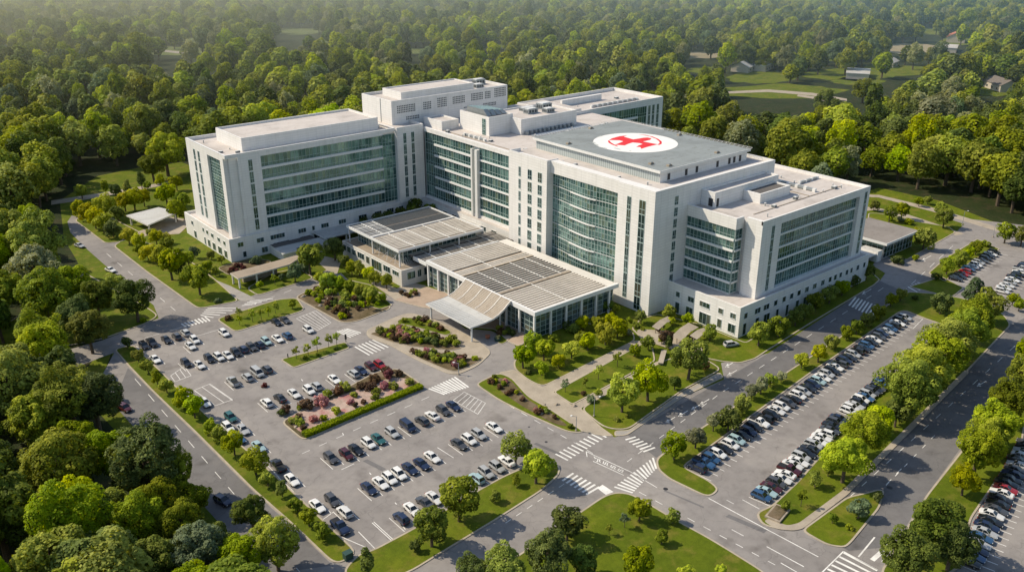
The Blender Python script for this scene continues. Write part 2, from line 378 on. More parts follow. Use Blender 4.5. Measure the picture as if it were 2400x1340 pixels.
for s, wd in ((-74.5, 2), (-67.5, 2.6), (-62.3, 5.4), (-51.5, 3), (-46, 1), (-42.3, 3), (-35, 3), (-26.5, 3.4), (-19.5, 3), (-14, 3), (-8.5, 2), (-4, 1.4)): window(LW, FP, s, s+wd, 4.9, 6.5, n=max(1, round(wd/1.1)))
for s, wd, z0, z1 in ((-73, 1.2, .9, 2.9), (-66, 2.2, .9, 2.9), (-61.5, 6, .6, 3.4), (-51, 4, .05, 3.4), (-45.5, 2.4, .6, 3.4), (-41, 2.6, .05, 3.4), (-35, 3, 1, 3.2), (-27, 1.4, 1, 3)): window(LW, FP, s, s+wd, z0, z1, n=max(1, round(wd/1.2)))
for s, wd in ((126.8, 1.6), (131.5, 2), (137.2, 2), (142, 1.6), (145.8, 1.2), (156, 1.6)): window(LW, FQ, s, s+wd, 5.1, 6.6, n=1 if wd < 1.7 else 2)
for s, wd in ((126.4, 2.2), (131, 3), (136.5, 2.4), (141.2, 2), (145.4, 1), (154, 2)): window(LW, FQ, s, s+wd, .5, 3.2, n=2)
# ---- stair tower at the inner corner
mb = MB(); mb.prism([(LX1, LY0-1.2), (4, LY0-1.2), (4, 158), (LX1, 158)], 7.6, LZ-.6, 'white_panel', 'roof_membrane')
for a, b, c, d in ((LX1, 4, LY0-1.2, LY0-.7), (3.5, 4, LY0-.7, 131)): mb.box(a, b, c, d, LZ-.6, LZ+.3, 'white_panel')
ST = part('stair_tower', mb, 'narrow white tower with two window strips at the inner corner')
for s in (-5.2, -1.6): strip(ST, frame_y(LY0-1.2, 0), s, s+1.3, 9.5, 35, 6)
# ---- middle wing facing the courtyard
MZ = 36.0
mb = MB(); mb.prism([(5.2, 64), (76, 64), (76, 131), (5.2, 131)], 0, MZ-.9, 'white_panel', 'roof_membrane')
mb.box(2.2, 5.1, 66, 122.7, 0, 8.0, 'white_panel', 'roof_membrane')
FM = frame_x(4.2, 0)
mb.wbox(FM, 64, 122.7, -1.05, 0, 34.4, MZ, 'white_panel'); mb.wbox(FM, 64, 122.7, -.5, -.02, 8.01, 9.0, 'white_panel')
mb.wbox(FM, 88.2, 89.6, -1.05, .9, 7.9, MZ-2.6, 'steel_white'); mb.wbox(FM, 91.4, 92.2, -1.05, .7, 7.9, MZ-2.6, 'steel_white')
MW = part('wing', mb, 'courtyard wing with banded glass between two stair towers')
curtain(MW, frame_x(4.9, 116.5), 6.2, 9, 34.4, 6, 1.5, bands=False)
curtain(MW, frame_x(4.8, 92.2), 24.3, 9, 34.4, 6, 1.5, band=.7)
curtain(MW, frame_x(4.6, 89.6), 1.8, 9, 33.4, 12, .9, bands=False)
curtain(MW, frame_x(4.7, 66), 22.2, 2, 34.4, 7, 1.5, band=.55)
for s in (76, 82, 88, 94, 100, 106, 112): window(MW, frame_x(2.2, 0), s, s+2.6, 4.6, 6.3)
mb = MB(); block(mb, 16, 27.5, 97, 115, MZ-1, 42.2, .5); P1 = part('penthouse', mb, 'small square penthouse with folded metal screens on its roof')
curtain(P1, frame_x(15.95, 99), 2.0, MZ-.8, 41.2, 3, 1.0, bands=False)
mb = MB()
for k in range(4):
    x = 17.2+k*2.5
    mb.face([(x, 99.5, 42.0), (x+2.1, 99.5, 42.0), (x+1.3, 101, 44.4-.35*k), (x-.6, 101, 44.4-.35*k)], 'steel_grey'); mb.face([(x+2.1, 99.5, 42), (x+2.1, 112, 42), (x+1.3, 111, 44.4-.35*k), (x+1.3, 101, 44.4-.35*k)], 'steel_grey')
    mb.face([(x-.6, 101, 44.4-.35*k), (x+1.3, 101, 44.4-.35*k), (x+1.3, 111, 44.4-.35*k), (x-.6, 111, 44.4-.35*k)], 'teal_glass'); mb.face([(x, 112, 42), (x, 99.5, 42), (x-.6, 101, 44.4-.35*k), (x-.6, 111, 44.4-.35*k)], 'steel_grey')
mb.build('mechanical_screen', P1)
mb = MB(); block(mb, 26.5, 55, 91, 110, MZ-1, 41, .5); P2 = part('penthouse', mb, 'wide low penthouse with air handling units on top')
for a in ((36, 98, 40.5, 5, 3, 1.8), (43, 95, 40.5, 4, 3, 1.6), (38, 103.5, 40.5, 7, 2.5, 1.2), (46, 101, 40.5, 5, 4, 2.2)): rooftop_unit(P2, *a)
for q in range(12): m = MB(); m.box(28+q*2.1, 28.9+q*2.1, 89.2, 90.6, MZ-.9, MZ+.4, 'steel_grey'); m.build('fan_unit', P2)
for q in range(4): m = MB(); m.tube((28, 85+q*.7, MZ-.6), (56, 85+q*.7, MZ-.6), .2, 'steel_white', 6); m.build('roof_pipe', P2)
mb = MB(); block(mb, 8, 16, 116, 128, MZ-1, 38.6, .5); part('penthouse', mb)
# ---- rear tower with louvres
mb = MB(); block(mb, -4.5, 53, 131.3, 153, 20, 45.6, 1.0); mb.box(-4.62, -4.5, 139, 139.3, 36, 45.6, 'steel_grey')
RT_ = part('rear_tower', mb, 'tall plain rear block with panels of small square louvres')
mb = MB(); block(mb, 2.5, 38, 135, 148.5, 44.6, 47.6, .4); mb.build('penthouse', RT_)
FR = frame_y(131.3, 0)
for s0, cols, z0, rows in ((-2, 11, 40.6, 4), (10.2, 5, 40.6, 4), (17, 6, 40.6, 5), (24.5, 8, 41, 4), (2, 8, 37.6, 2), (30, 8, 37.8, 2)):
    m = MB(); m.wbox(FR, s0-.15, s0+cols*.78+.0, 0, .04, z0-.15, z0+rows*.78, 'steel_white')
    for i in range(cols):
        for j in range(rows): m.wquad(FR, s0+i*.78, s0+i*.78+.55, .05, z0+j*.78, z0+j*.78+.5, 'louvre_dark', prnd())
    m.build('louvre_panel', RT_)
for s0, cols, z0, rows in ((33.8, 8, 41.2, 4), (41, 4, 41.2, 4), (46, 8, 41.2, 5), (40, 9, 38, 2)):
    m = MB(); m.wbox(FR, s0-.15, s0+cols*.78+.0, 0, .04, z0-.15, z0+rows*.78, 'steel_white')
    for i in range(cols):
        for j in range(rows): m.wquad(FR, s0+i*.78, s0+i*.78+.55, .05, z0+j*.78, z0+j*.78+.5, 'louvre_dark', prnd())
    m.build('louvre_panel', RT_)
for a in ((41, 137, 44.6, 4, 3, 1.5), (45.5, 143, 44.6, 5, 3, 2.2), (40, 144, 44.6, 3, 3, 1.2)): rooftop_unit(RT_, *a)
# ---- rear right wing
mb = MB(); block(mb, 62, 121.5, 104.6, 135.5, 0, MZ+.4, 1.4); mb.box(76.0, 100, 122, 123.2, MZ-1, MZ+1.6, 'white_panel'); mb.box(55, 76, 110, 134, 20, MZ+.1, 'white_panel', 'roof_membrane')
RW = part('wing', mb, 'rear wing with a shallow roof court and one glazed side')
curtain(RW, frame_y(104.5, 74), 31, 12, 33.6, 5, 1.5, band=.9)
curtain(RW, frame_y(104.35, 105), 5.5, 12, 33.6, 5, 1.5, bands=False)
for s in (112.0, 114.6, 117.6): strip(RW, frame_y(104.6, 0), s, s+1.4, 12, 33.6, 5, gap=.25)
# ---- central block with the curved glass wall
CZ = 38.5
mb = MB()
mb.prism([(3.2, 1.6), (57, 1.6), (57, 66), (3.2, 66)], 0, CZ-1.0, 'white_panel', 'roof_membrane')
FC = frame_x(0, 0); FS = frame_y(0.6, 0)
mb.wbox(FC, .6, 15.2, -3.25, 0, 0, CZ, 'white_panel')                     # blank pier with the strips
mb.wbox(FC, 15.2, 45.8, -3.25, -.6, 34.6, CZ, 'white_panel')              # fascia over the curved glass
mb.wbox(FC, 45.8, 65, -3.25, .9, 0, CZ-.9, 'white_panel')                 # stair pier standing forward
for a in ((-.9, -.4, 45.8, 65), (-.4, 4, 45.8, 46.3), (-.4, 4, 64.5, 65)): mb.box(*a, CZ-.9, CZ+.2, 'white_panel')
mb.wbox(FS, 3.25, 57, -1.2, 0, 0, CZ, 'white_panel')
mb.box(56.5, 57, 1.81, 66, CZ-1, CZ, 'white_panel')
CB = part('central_block', mb, 'tallest front block with a rippling glass wall between white piers')
for s, wd in ((4.1, 2.4), (9.8, 1.5)): strip(CB, FC, s, s+wd, .6 if wd > 2 else 3, 35.0, 8, gap=.14)
for s, wd in ((48.2, 1.9), (53.2, 1.9), (58.8, 1.0)): strip(CB, (V2(-.9, 0), V2(0, 1), V2(-1, 0)), s, s+wd, 1, 34.6, 8, gap=1.0 if wd > 1.2 or True else .3)
for s in (8.6,): strip(CB, FS, s, s+1.5, 8, 36, 8, gap=.9)
# rippling glass: plan curve between y=15.2 and 45.8 (from +y to -y: shallow, swelling, then a soft hollow)
def ripple(y):
    t_ = (45.8-y)/30.6
    if t_ < .62: return .35 + 1.8*math.sin(math.pi*min(1, t_/.62)*.5)**1.6
    q = (t_-.62)/.38; return 2.15 - 1.3*math.sin(math.pi*q*.5)**.8
NP = 26; ys = [45.8-30.6*k/NP for k in range(NP+1)]
g = MB(); NF = 7; zb, zt = 5.0, 34.6; fh = (zt-zb)/NF
pl = [V2(2.3-ripple(y)*1.0, y) for y in ys]
for k in range(NP):
    p, q = pl[k], pl[k+1]
    for f in range(NF):
        zs = [zb+f*fh, zb+f*fh+.9, zb+f*fh+2.6, zb+(f+1)*fh]
        for i in range(3):
            c = prnd(); g.face([(p.x, p.y, zs[i]), (q.x, q.y, zs[i]), (q.x, q.y, zs[i+1]), (p.x, p.y, zs[i+1])], 'teal_glass', c if i else (c[0]*.6, 0, 0))
for k in range(NP+1):
    p = pl[k]; g.box(p.x-.10, p.x+.02, p.y-.05, p.y+.05, zb, zt, 'mullion')
def ribbon(mb, z0, z1, out, mat, k0=0, k1=NP):
    for k in range(k0, k1):
        p, q = pl[k], pl[k+1]; P, Q = p-V2(out, 0), q-V2(out, 0)
        mb.face([(P.x, P.y, z0), (Q.x, Q.y, z0), (Q.x, Q.y, z1), (P.x, P.y, z1)], mat)
        mb.face([(P.x, P.y, z1), (Q.x, Q.y, z1), (q.x, q.y, z1), (p.x, p.y, z1)], mat); mb.face([(P.x, P.y, z0), (p.x, p.y, z0), (q.x, q.y, z0), (Q.x, Q.y, z0)], mat)
    for k in (k0, k1):
        p = pl[k]; mb.face([(p.x, p.y, z0), (p.x, p.y, z1), (p.x-out, p.y, z1), (p.x-out, p.y, z0)], mat)
for f in range(NF):
    for dz in (.9, 2.6): ribbon(g, zb+f*fh+dz-.035, zb+f*fh+dz+.035, .09, 'mullion')
cw = g.build('curtain_wall', CB); cw['label'] = 'rippling curved wall of teal glass'
for f in range(1, NF):
    m = MB(); ribbon(m, zb+f*fh-.07, zb+f*fh+.07, .16, 'band_white'); ribbon(m, zb+f*fh-.19, zb+f*fh+.19, .42, 'band_white', 8, 18); m.build('floor_band', CB)
# helipad deck on its plinth
mb = MB(); mb.box(10.7, 52.4, 8.7, 64.3, CZ-1, 40.6, 'corrugated'); mb.box(10.6, 52.5, 8.5, 8.65, CZ-1, 40.55, 'white_panel')
HP = part('helipad_plinth', mb)
mb = MB(); mb.box(10.0, 53.4, 8.0, 65.2, 40.6, 41.2, 'steel_grey', 'grey_deck', True)
mb.box(9.9, 53.5, 7.85, 8.0, 40.5, 41.32, 'steel_white'); mb.box(9.85, 10.0, 7.85, 65.3, 40.5, 41.32, 'steel_white'); 
DK = mb.build('helipad_deck', HP); DK['label'] = 'grey metal helipad deck'
for q in ((14, 0), (22, 0), (27, 0), (37, 0), (43, 0), (45.5, 0), (48.5, 0)):
    m = MB(); F = frame_y(8.5, 0); m.wbox(F, q[0], q[0]+1.1, 0, .08, 37.8, 39.8, 'dark_steel'); m.wbox(F, q[0]-.1, q[0]+1.2, 0, .12, 39.8, 39.9, 'steel_white'); m.build('service_door', HP)
def disc(mb, cx, cy, r0, r1, z, mat, a0=0, a1=360, n=96):
    k = max(3, int(n*(a1-a0)/360))
    for i in range(k):
        a, b = R(a0+(a1-a0)*i/k), R(a0+(a1-a0)*(i+1)/k)
        q = [(cx+math.cos(a)*r1, cy+math.sin(a)*r1, z), (cx+math.cos(b)*r1, cy+math.sin(b)*r1, z)]
        q += [(cx+math.cos(b)*r0, cy+math.sin(b)*r0, z), (cx+math.cos(a)*r0, cy+math.sin(a)*r0, z)] if r0 > 0 else [(cx, cy, z)]
        mb.face(q, mat)
HC = at(1489, 334, 41.2); HC = V2(HC.x, HC.y)
m = MB(); disc(m, HC.x, HC.y, 0, 14.0, 41.22, 'deck_white'); mk = m.build('helipad_marking', DK); mk['label'] = 'white circle with a red H-shaped cross on the helipad'
m = MB()
# the red H: two bars and a joining bar, its ends swept like the photograph's emblem; laid out along camera-right / forward axes of the deck
ang = math.atan2(-.64, .77) ; ex = V2(RT.x, RT.y); ey = V2(FW.x, FW.y)
def hp(px, py): p = at(px, py, 41.23); return (p.x, p.y)
Hs = [(1452, 319.5), (1466, 318), (1471, 317), (1462, 320.5), (1484, 327), (1497, 325), (1508, 323), (1518, 322.5), (1527, 324.5), (1524, 328), (1507, 332), (1515, 333.5), (1542, 338.5), (1521, 343.5), (1503, 349), (1501, 345), (1491, 344.5), (1497, 341), (1506, 338), (1500, 335.8), (1483, 334), (1472, 337.5), (1464, 341), (1441, 339.5), (1449, 336.5), (1461, 331.5), (1452, 329), (1433, 328.5), (1426, 329.5), (1434, 324.5)]
m.poly([hp(x, y) for x, y in Hs], 41.232, 'deck_red')
g2 = [(1424.5, 331), (1427, 329), (1432, 334), (1440, 339), (1449, 343), (1446, 343.5), (1434, 339), (1427, 335)]
arc = [(1494, 315), (1512, 316.5), (1530, 320.5), (1543, 326), (1551, 332), (1551, 337), (1545, 340), (1540, 339), (1546, 336), (1545, 331.5), (1537, 325.5), (1523, 320), (1508, 317)]
m.poly([hp(x, y) for x, y in arc], 41.234, 'deck_red'); m.poly([hp(x, y) for x, y in g2], 41.234, 'deck_red')
m.build('helipad_marking', DK)['label'] = 'red H-shaped cross emblem with a swept ring'
m = MB()
for (a, b, wd, mat) in (((1400, 321), (1411, 318.5), .5, 'text_grey'), ((1389, 333), (1402, 342), .55, 'text_grey'), ((1406, 345), (1424, 348.5), .55, 'text_grey'), ((1440, 347), (1455, 351), .5, 'text_grey'), ((1475, 353), (1480, 353.4), .6, 'text_grey')):
    p, q = Vector(hp(*a)), Vector(hp(*b)); d = (q-p).normalized(); nrm = V2(-d.y, d.x); L = (q-p).length; n = max(2, int(L/.62))
    for k in range(n):
        if k % 5 == 4: continue
        c0 = p+d*(L*k/n); c1 = p+d*(L*(k+.68)/n); hgt = wd*(.7+.3*((k*7) % 3)/2)
        m.face([(*(c0-nrm*hgt), 41.236), (*(c1-nrm*hgt), 41.236), (*(c1+nrm*hgt), 41.236), (*(c0+nrm*hgt), 41.236)], mat)
m.build('helipad_lettering', DK)
# deck edge safety netting and small fittings
m = MB()
for x0, y0, x1, y1 in ((10, 65.2, 53.4, 65.2), (53.4, 65.2, 53.4, 8)):
    n = 34; d = V2(x1-x0, y1-y0)/n; o_ = V2(0, 1) if y0 == y1 else V2(1, 0)
    for k in range(n+1):
        p = V2(x0, y0)+d*k; q = p+o_*1.1; m.tube((p.x, p.y, 41.1), (q.x, q.y, 41.5), .05, 'steel_white', 4)
    for r_ in (.5, 1.1):
        p = V2(x0, y0)+o_*r_; q = V2(x1, y1)+o_*r_; m.tube((p.x, p.y, 41.1+.36*r_), (q.x, q.y, 41.1+.36*r_), .05, 'steel_white', 4)
m.build('safety_netting', DK)
for x, y in ((12, 50), (13.5, 15), (34, 62), (50, 35), (16, 10), (40, 11)):
    m = MB(); m.box(x, x+1.6, y, y+1.0, 41.2, 41.7, 'stone'); m.box(x+.5, x+1.1, y+.2, y+.7, 41.7, 42.0, 'steel_grey'); m.build('deck_fitting', DK)
# ---- right wing
RZ, RX0, RX1, RY0, RY1 = 32.0, 18.0, 74.5, -23.6, 21.0
mb = MB()
block(mb, 8.2, 76.0, -26.0, 1.5, 0, 9.4, .9)
mb.prism([(RX0+1.0, RY0+1.6), (RX1, RY0+1.6), (RX1, RY1), (RX0+1.0, RY1)], 8, RZ-1, 'white_panel', 'roof_membrane')
mb.box(57, RX1, RY1-.5, RY1, RZ-1, RZ, 'white_panel'); mb.box(RX1-.5, RX1, RY0+.55, RY1-.5, RZ-1, RZ, 'white_panel')
FY = frame_y(RY0, 0); FX = frame_x(RX0, 0)
mb.wbox(FY, RX0, RX1, -.5, 0, RZ-1.15, RZ, 'white_panel')
mb.wbox(FX, RY0+.02, -18.2, -1.05, 0, 8.45, RZ-.02, 'white_panel')
mb.wbox(FY, RX0+.02, 27.2, -1.65, 0, 8.46, RZ-1.15, 'white_panel'); mb.wbox(FY, 68.8, RX1, -1.65, 0, 8.46, RZ-1.15, 'white_panel')
mb.wbox(FY, 27.2, 68.8, -1.65, -.02, 8.46, 9.6, 'white_panel'); mb.wbox(FY, 27.2, 68.8, -1.65, -.02, 29.6, RZ-1.15, 'white_panel')
# bay facing the forecourt stands proud of the corner pier
mb.prism([(15.2, -16.6), (RX0+1.2, -16.6), (RX0+1.2, .55), (15.2, .55)], 8.4, 31.0, 'white_panel', 'roof_membrane')
mb.box(14.6, 15.2, -17.2, .55, 28.6, RZ, 'white_panel'); mb.box(15.2, RX0, -17.2, -16.6, 28.6, RZ, 'white_panel')
RWG = part('wing', mb, 'six-storey wing with a glazed bay and a deep framed window wall')
curtain(RWG, frame_x(15.0, -16.75), 17.2, 9.0, 28.6, 6, 1.35, band=.62, bandproud=.4)
curtain(RWG, frame_y(-16.9, 15.0), 3.0, 9.0, 28.6, 6, 1.4, band=.5, bandproud=.3)
curtain(RWG, frame_y(RY0+1.2, 27.2), 41.6, 9.6, 29.6, 5, 1.25, band=.55, split=.4, bandproud=.3)
strip(RWG, FY, 22.6, 23.9, 9.8, 29.8, 5, gap=.2); strip(RWG, FY, 71.6, 72.9, 9.8, 30.6, 5, gap=.2)
mb = MB(); block(mb, 20.5, 52, -4.6, .5, RZ-1, 35.6, .6); PH = mb.build('penthouse', RWG)
m = MB(); m.wbox(frame_x(20.5, 0), -3.9, -2.4, 0, .1, 31.2, 33.6, 'dark_steel'); m.build('service_door', PH)
m = MB(); m.wbox(frame_y(-4.6, 0), 21.4, 22.4, 0, .1, 31.1, 33.6, 'dark_steel'); m.build('service_door', PH)
mb = MB(); block(mb, 34.2, 49.5, -10.8, -4.7, RZ-1, 34.0, .5, roof='dark_roof'); mb.build('penthouse', RWG)
F1 = frame_x(8.2, 0); F2 = frame_y(-26.0, 0)
for s, wd in ((-24.6, 1.8), (-20.2, 1.6), (-15.4, 3.6), (-9.6, 2.2), (-4.2, 1.4)): window(RWG, F1, s, s+wd, 5.4, 7.0, n=max(1, round(wd/1.2)))
for s, wd, z0 in ((-24.8, 2.4, 1), (-20, 1.4, 1), (-16, 4, .1), (-9.4, 2.4, .6), (-4.4, 1.6, .1)): window(RWG, F1, s, s+wd, z0, 3.6, n=max(1, round(wd/1.2)))
x = 10.2; k = 0
for x, wd in ((10.2, 1.5), (15.2, 2.6), (19.4, 2.6), (24.4, 1.6), (28.6, 1.6), (32.4, 1.6), (36.2, 1.6), (40.2, 1.8), (44.4, 1.8), (48.8, 1.8), (53, 1.5), (56, 1.4), (59, 1.4), (62.6, 1.4), (65.4, 1.2), (69, 1.4), (73, 1.2)): window(RWG, F2, x, x+wd, 5.4, 7.1, n=max(1, round(wd/1.1)))
for x, wd in ((10.2, 1.4), (16, 1.6), (20, 2.8), (26, 1.2), (31, 1.2), (36, 1.6), (40, 3), (45, 3), (50, 2.6), (55, 3), (59.5, 3)): window(RWG, F2, x, x+wd, .3, 3.9, n=max(1, round(wd/1.2)))
# roof clutter
rr = random.Random(3)
for (wing, x0, x1, y0, y1, z, n) in ((RWG, 22, 72, -20, -13, RZ-1, 9), (RWG, 55, 72, -8, 18, RZ-1, 8), (LW, -73, -68, 128, 154, LZ-1.1, 4), (MW, 7, 14, 68, 118, MZ-.9, 9), (CB, 2.5, 7.5, 8, 60, CZ-1, 5), (MW, 28, 72, 67, 86, MZ-.9, 12), (RW, 80, 118, 108, 120, MZ-1, 6)):
    for k in range(n):
        x, y = rr.uniform(x0, x1), rr.uniform(y0, y1)
        if k % 3: vent_pipe(wing, x, y, z, rr.uniform(.5, 1.1), rr.uniform(.12, .22))
        else: rooftop_unit(wing, x, y, z, rr.uniform(.9, 1.8), rr.uniform(.8, 1.4), rr.uniform(.5, .9))
# cable trays on the roofs: thin brown runs
m = MB(); m.box(24, 70, -16.2, -15.9, RZ-.98, RZ-.84, 'stone'); m.box(52.5, 52.8, -15.8, 12, RZ-.98, RZ-.83, 'stone'); m.box(56, 74, 12.2, 12.5, RZ-.98, RZ-.84, 'stone'); m.build('cable_tray', RWG)
m = MB(); m.box(8.5, 8.8, 68, 118, MZ-.88, MZ-.74, 'stone'); m.build('cable_tray', MW)
for root, x0, y0, x1, y1, z, wd in ((RWG, 58, -14, 58, 8, RZ-1, .9), (RWG, 62, -6, 72, -6, RZ-1, .7), (MW, 30, 80, 52, 80, MZ-.9, 1.0), (MW, 10, 92, 10, 104, MZ-.9, .8), (LW, -9.4, 134, -9.4, 150, LZ-1.1, .9), (RW, 84, 112, 112, 112, MZ-1, .9)):
    m = MB(); m.box(min(x0, x1)-wd/2, max(x0, x1)+wd/2, min(y0, y1)-wd/2, max(y0, y1)+wd/2, z+.25, z+.25+wd*.8, 'steel_grey', bottom=True)
    n = int(max(abs(x1-x0), abs(y1-y0))/3)
    for k in range(n+1): x, y = x0+(x1-x0)*k/n, y0+(y1-y0)*k/n; m.box(x-wd/2-.06, x+wd/2+.06, y-wd/2-.06, y+wd/2+.06, z, z+.3+wd*.8, 'steel_white')
    m.build('roof_duct', root)
# side terrace with a small skylit roof before the left wing
mb = MB(); mb.box(-63, -47, 112.5, 123.1, 0, 3.2, 'white_panel', 'dark_roof'); mb.box(-64, -46, 110.5, 118.0, 3.2, 3.6, 'band_white', 'pale_metal_roof', True)
for k in range(4): mb.box(-58+k*2.4, -56.4+k*2.4, 111.3, 112.6, 3.6, 3.75, 'dark_steel')
mb.box(-46, -29, 114, 123.1, 3.9, 4.3, 'band_white', 'pale_metal_roof', True)
for x in (-45, -37, -30): mb.box(x-.25, x+.25, 114.4, 114.9, 0, 3.9, 'white_panel')
part('porch', mb, 'low side entrance porch with a pale flat roof')
mb = MB(); gq = [(-85.5, 104.8), (-85.5, 98.6), (-67.0, 99.6), (-61.0, 103.5), (-61.0, 106.2), (-68, 105.6)]
mb.prism(gq, 3.3, 3.75, 'pale_concrete', 'brown_roof', True)
for x, y in ((-85, 104.2), (-85, 99.2), (-79, 99.4), (-73, 99.8), (-67.2, 100.2), (-62, 104), (-73, 104.6)): mb.box(x-.25, x+.25, y-.25, y+.25, 0, 3.3, 'pale_concrete')
mb.box(-82, -70, 103.2, 104.5, 0, 3.3, 'stone')
gp = mb.build('garden_pavilion'); tag(gp, 'low open pavilion with a pale flat roof beside the planted beds of the long wing', 'pavilion')
# ================================================================== entrance hall with its slatted roof and canopy
EH = empty('entrance_hall', (-22, 36, 0)); tag(EH, 'glass entrance hall with a flat slatted roof and white columns before the curved glass wall', 'entrance hall')
def epart(name, mb, root=None, label=None):
    root = root or EH; o = mb.build(name, root); o.matrix_parent_inverse = Matrix.Translation(-root.location)
    if label: o['label'] = label
    return o
EX0, EX1, EY0, EY1, EZ = -37.2, -5.0, 9.6, 62.5, 8.5
def slats(mb, x0, x1, y0, y1, z, step=.62, wd=.17, mat='steel_white', along='x', rs=None, gaps=.04):
    rs = rs or rng
    n = int(((y1-y0) if along == 'x' else (x1-x0))/step)
    for k in range(n):
        if rs.random() < gaps: continue
        if along == 'x': y = y0+(k+.5)*step; mb.box(x0+rs.uniform(0, .12), x1-rs.uniform(0, .12), y-wd/2, y+wd/2, z, z+.18, mat)
        else: x = x0+(k+.5)*step; mb.box(x-wd/2, x+wd/2, y0, y1, z, z+.18, mat)
mb = MB()
mb.box(EX0+.4, EX1, EY0+.4, EY1, EZ-.6, EZ-.25, 'brown_roof', 'brown_roof', True)
o = epart('roof', mb)
bays = [(9.6, 26.5, 'brown_roof'), (26.5, 44.5, 'dark_roof'), (44.5, 62.5, 'brown_roof')]
for y0, y1, mt in bays:
    mb = MB(); mb.box(EX0+.5, EX1-2.8, y0+.5, y1-.5, EZ-.24, EZ-.16, mt)
    slats(mb, EX0+.5, EX1-2.6, y0+.3, y1-.3, EZ, 1.3 if mt != 'dark_roof' else 1.4, .86 if mt != 'dark_roof' else .44, 'weathered_slat', gaps=.03)
    for q in (range(1, 5) if mt == 'dark_roof' else (2,)): x = EX0+(EX1-EX0)*q/5; mb.box(x-.07, x+.07, y0+.3, y1-.3, EZ+.18, EZ+.34, 'steel_white')
    epart('slatted_roof', mb)
mb = MB()
mb.box(EX0-.3, EX0+.5, EY0-.3, EY1, EZ-.9, EZ+.35, 'band_white'); mb.box(EX0+.5, EX1+1, EY0-.3, EY0+.5, EZ-.9, EZ+.35, 'band_white')
mb.box(EX1-2.8, EX1+1, EY0+.5, EY1, EZ-.3, EZ+.12, 'pale_concrete'); mb.box(EX0+.5, EX1-2.8, EY1-.6, EY1, EZ-.9, EZ+.3, 'band_white')
for y0, y1, mt in bays[1:]: mb.box(EX0+.5, EX1-2.8, y0-.5, y0+.5, EZ-.1, EZ+.22, 'stone')
epart('fascia', mb)
for y in (10.0, 16.5, 22.5, 45.5, 51, 56.5, 62): 
    mb = MB(); mb.box(EX0-.05, EX0+.55, y-.28, y+.28, 0, EZ-.9, 'band_white'); epart('column', mb)
for x in (-31, -25, -19, -13, -7.5):
    mb = MB(); mb.box(x-.28, x+.28, EY0-.05, EY0+.5, 0, EZ-.9, 'band_white'); epart('column', mb)
def glazed(root, F, width, z1, rows, pane, glass='clear_glass', z0=.12):
    g = MB(); n = max(1, round(width/pane)); pw = width/n; h = (z1-z0)/rows
    for k in range(n):
        for r_ in range(rows): g.wquad(F, k*pw, (k+1)*pw, 0, z0+r_*h, z0+(r_+1)*h, glass, prnd())
    for k in range(n+1): g.wbox(F, k*pw-.045, k*pw+.045, 0, .14, z0, z1, 'steel_white' if k % 3 == 0 else 'mullion')
    for r_ in range(rows+1): g.wbox(F, 0, width, .02, .12, z0+r_*h-.04, z0+r_*h+.04, 'steel_white' if r_ in (0, rows) else 'mullion')
    return epart('glazing', g, root)
glazed(EH, frame_x(EX0+1.0, EY0+1.2), EY1-EY0-1.2, EZ-.9, 5, 2.1)
glazed(EH, frame_y(EY0+1.2, EX0+1.0), EX1-EX0-1.0, EZ-.9, 5, 2.1)
mb = MB(); mb.box(EX0+1.2, EX1+.2, EY0+1.4, EY1-.4, 0, .11, 'plaza_paving'); mb.box(EX1-1, EX1-.5, EY0+1.4, EY1, .1, EZ-.7, 'pale_concrete'); mb.box(EX0+2, EX1-1.1, EY1-.5, EY1, .1, EZ-.7, 'pale_concrete')
for y in (20, 33, 46, 58): mb.box(-24, -14, y-1.2, y+1.2, .12, 3.2, 'pale_concrete')
epart('interior', mb)
# lower bay between hall and annex, set back
mb = MB(); mb.box(-37, -1, 62.6, 74.6, 7.2, 7.5, 'dark_roof', None, True); slats(mb, -37, -1.5, 62.7, 74.4, 7.55, 1.1, .26, 'weathered_slat')
for x in (-32, -26, -20, -14, -8): mb.box(x-.10, x+.10, 62.7, 74.4, 7.74, 7.9, 'steel_white')
mb.box(-37.3, -37.01, 62.6, 70.2, 6.7, 7.95, 'band_white'); mb.box(-30.8, -30.4, 62.7, 74.5, .1, 6.7, 'clear_glass')
epart('slatted_roof', mb, None, 'darker slatted bay beside the raised roof')
# the sweeping canopy: flat outer sheet then a curved slatted rise to the fascia
mb = MB(); prof = [(-52.4, 5.0), (-47, 5.05), (-44.2, 5.3), (-42.2, 5.9), (-40.4, 6.9), (-39, 8.0), (-37.6, 9.0)]
cy0, cy1 = 19.4, 41.2
for k in range(len(prof)-1):
    (xa, za), (xb, zb_) = prof[k], prof[k+1]; mt = 'pale_metal_roof' if k < 2 else 'brown_roof'
    mb.face([(xa, cy0, za), (xb, cy0, zb_), (xb, cy1, zb_), (xa, cy1, za)], mt); mb.face([(xa, cy1, za-.3), (xb, cy1, zb_-.3), (xb, cy0, zb_-.3), (xa, cy0, za-.3)], 'band_white')
    for y in (cy0, cy1):
        mb.face([(xa, y, za-.35), (xb, y, zb_-.35), (xb, y, zb_+.1), (xa, y, za+.1)], 'band_white')
mb.face([(-52.4, cy0, 4.65), (-52.4, cy1, 4.65), (-52.4, cy1, 5.1), (-52.4, cy0, 5.1)], 'band_white')
for q in range(1, 22): y = cy0+(cy1-cy0)*q/22; mb.box(-52.3, -46.8, y-.04, y+.04, 5.03, 5.12, 'steel_white')
CN = epart('canopy', mb, None, 'white sweeping entrance canopy')
m = MB()
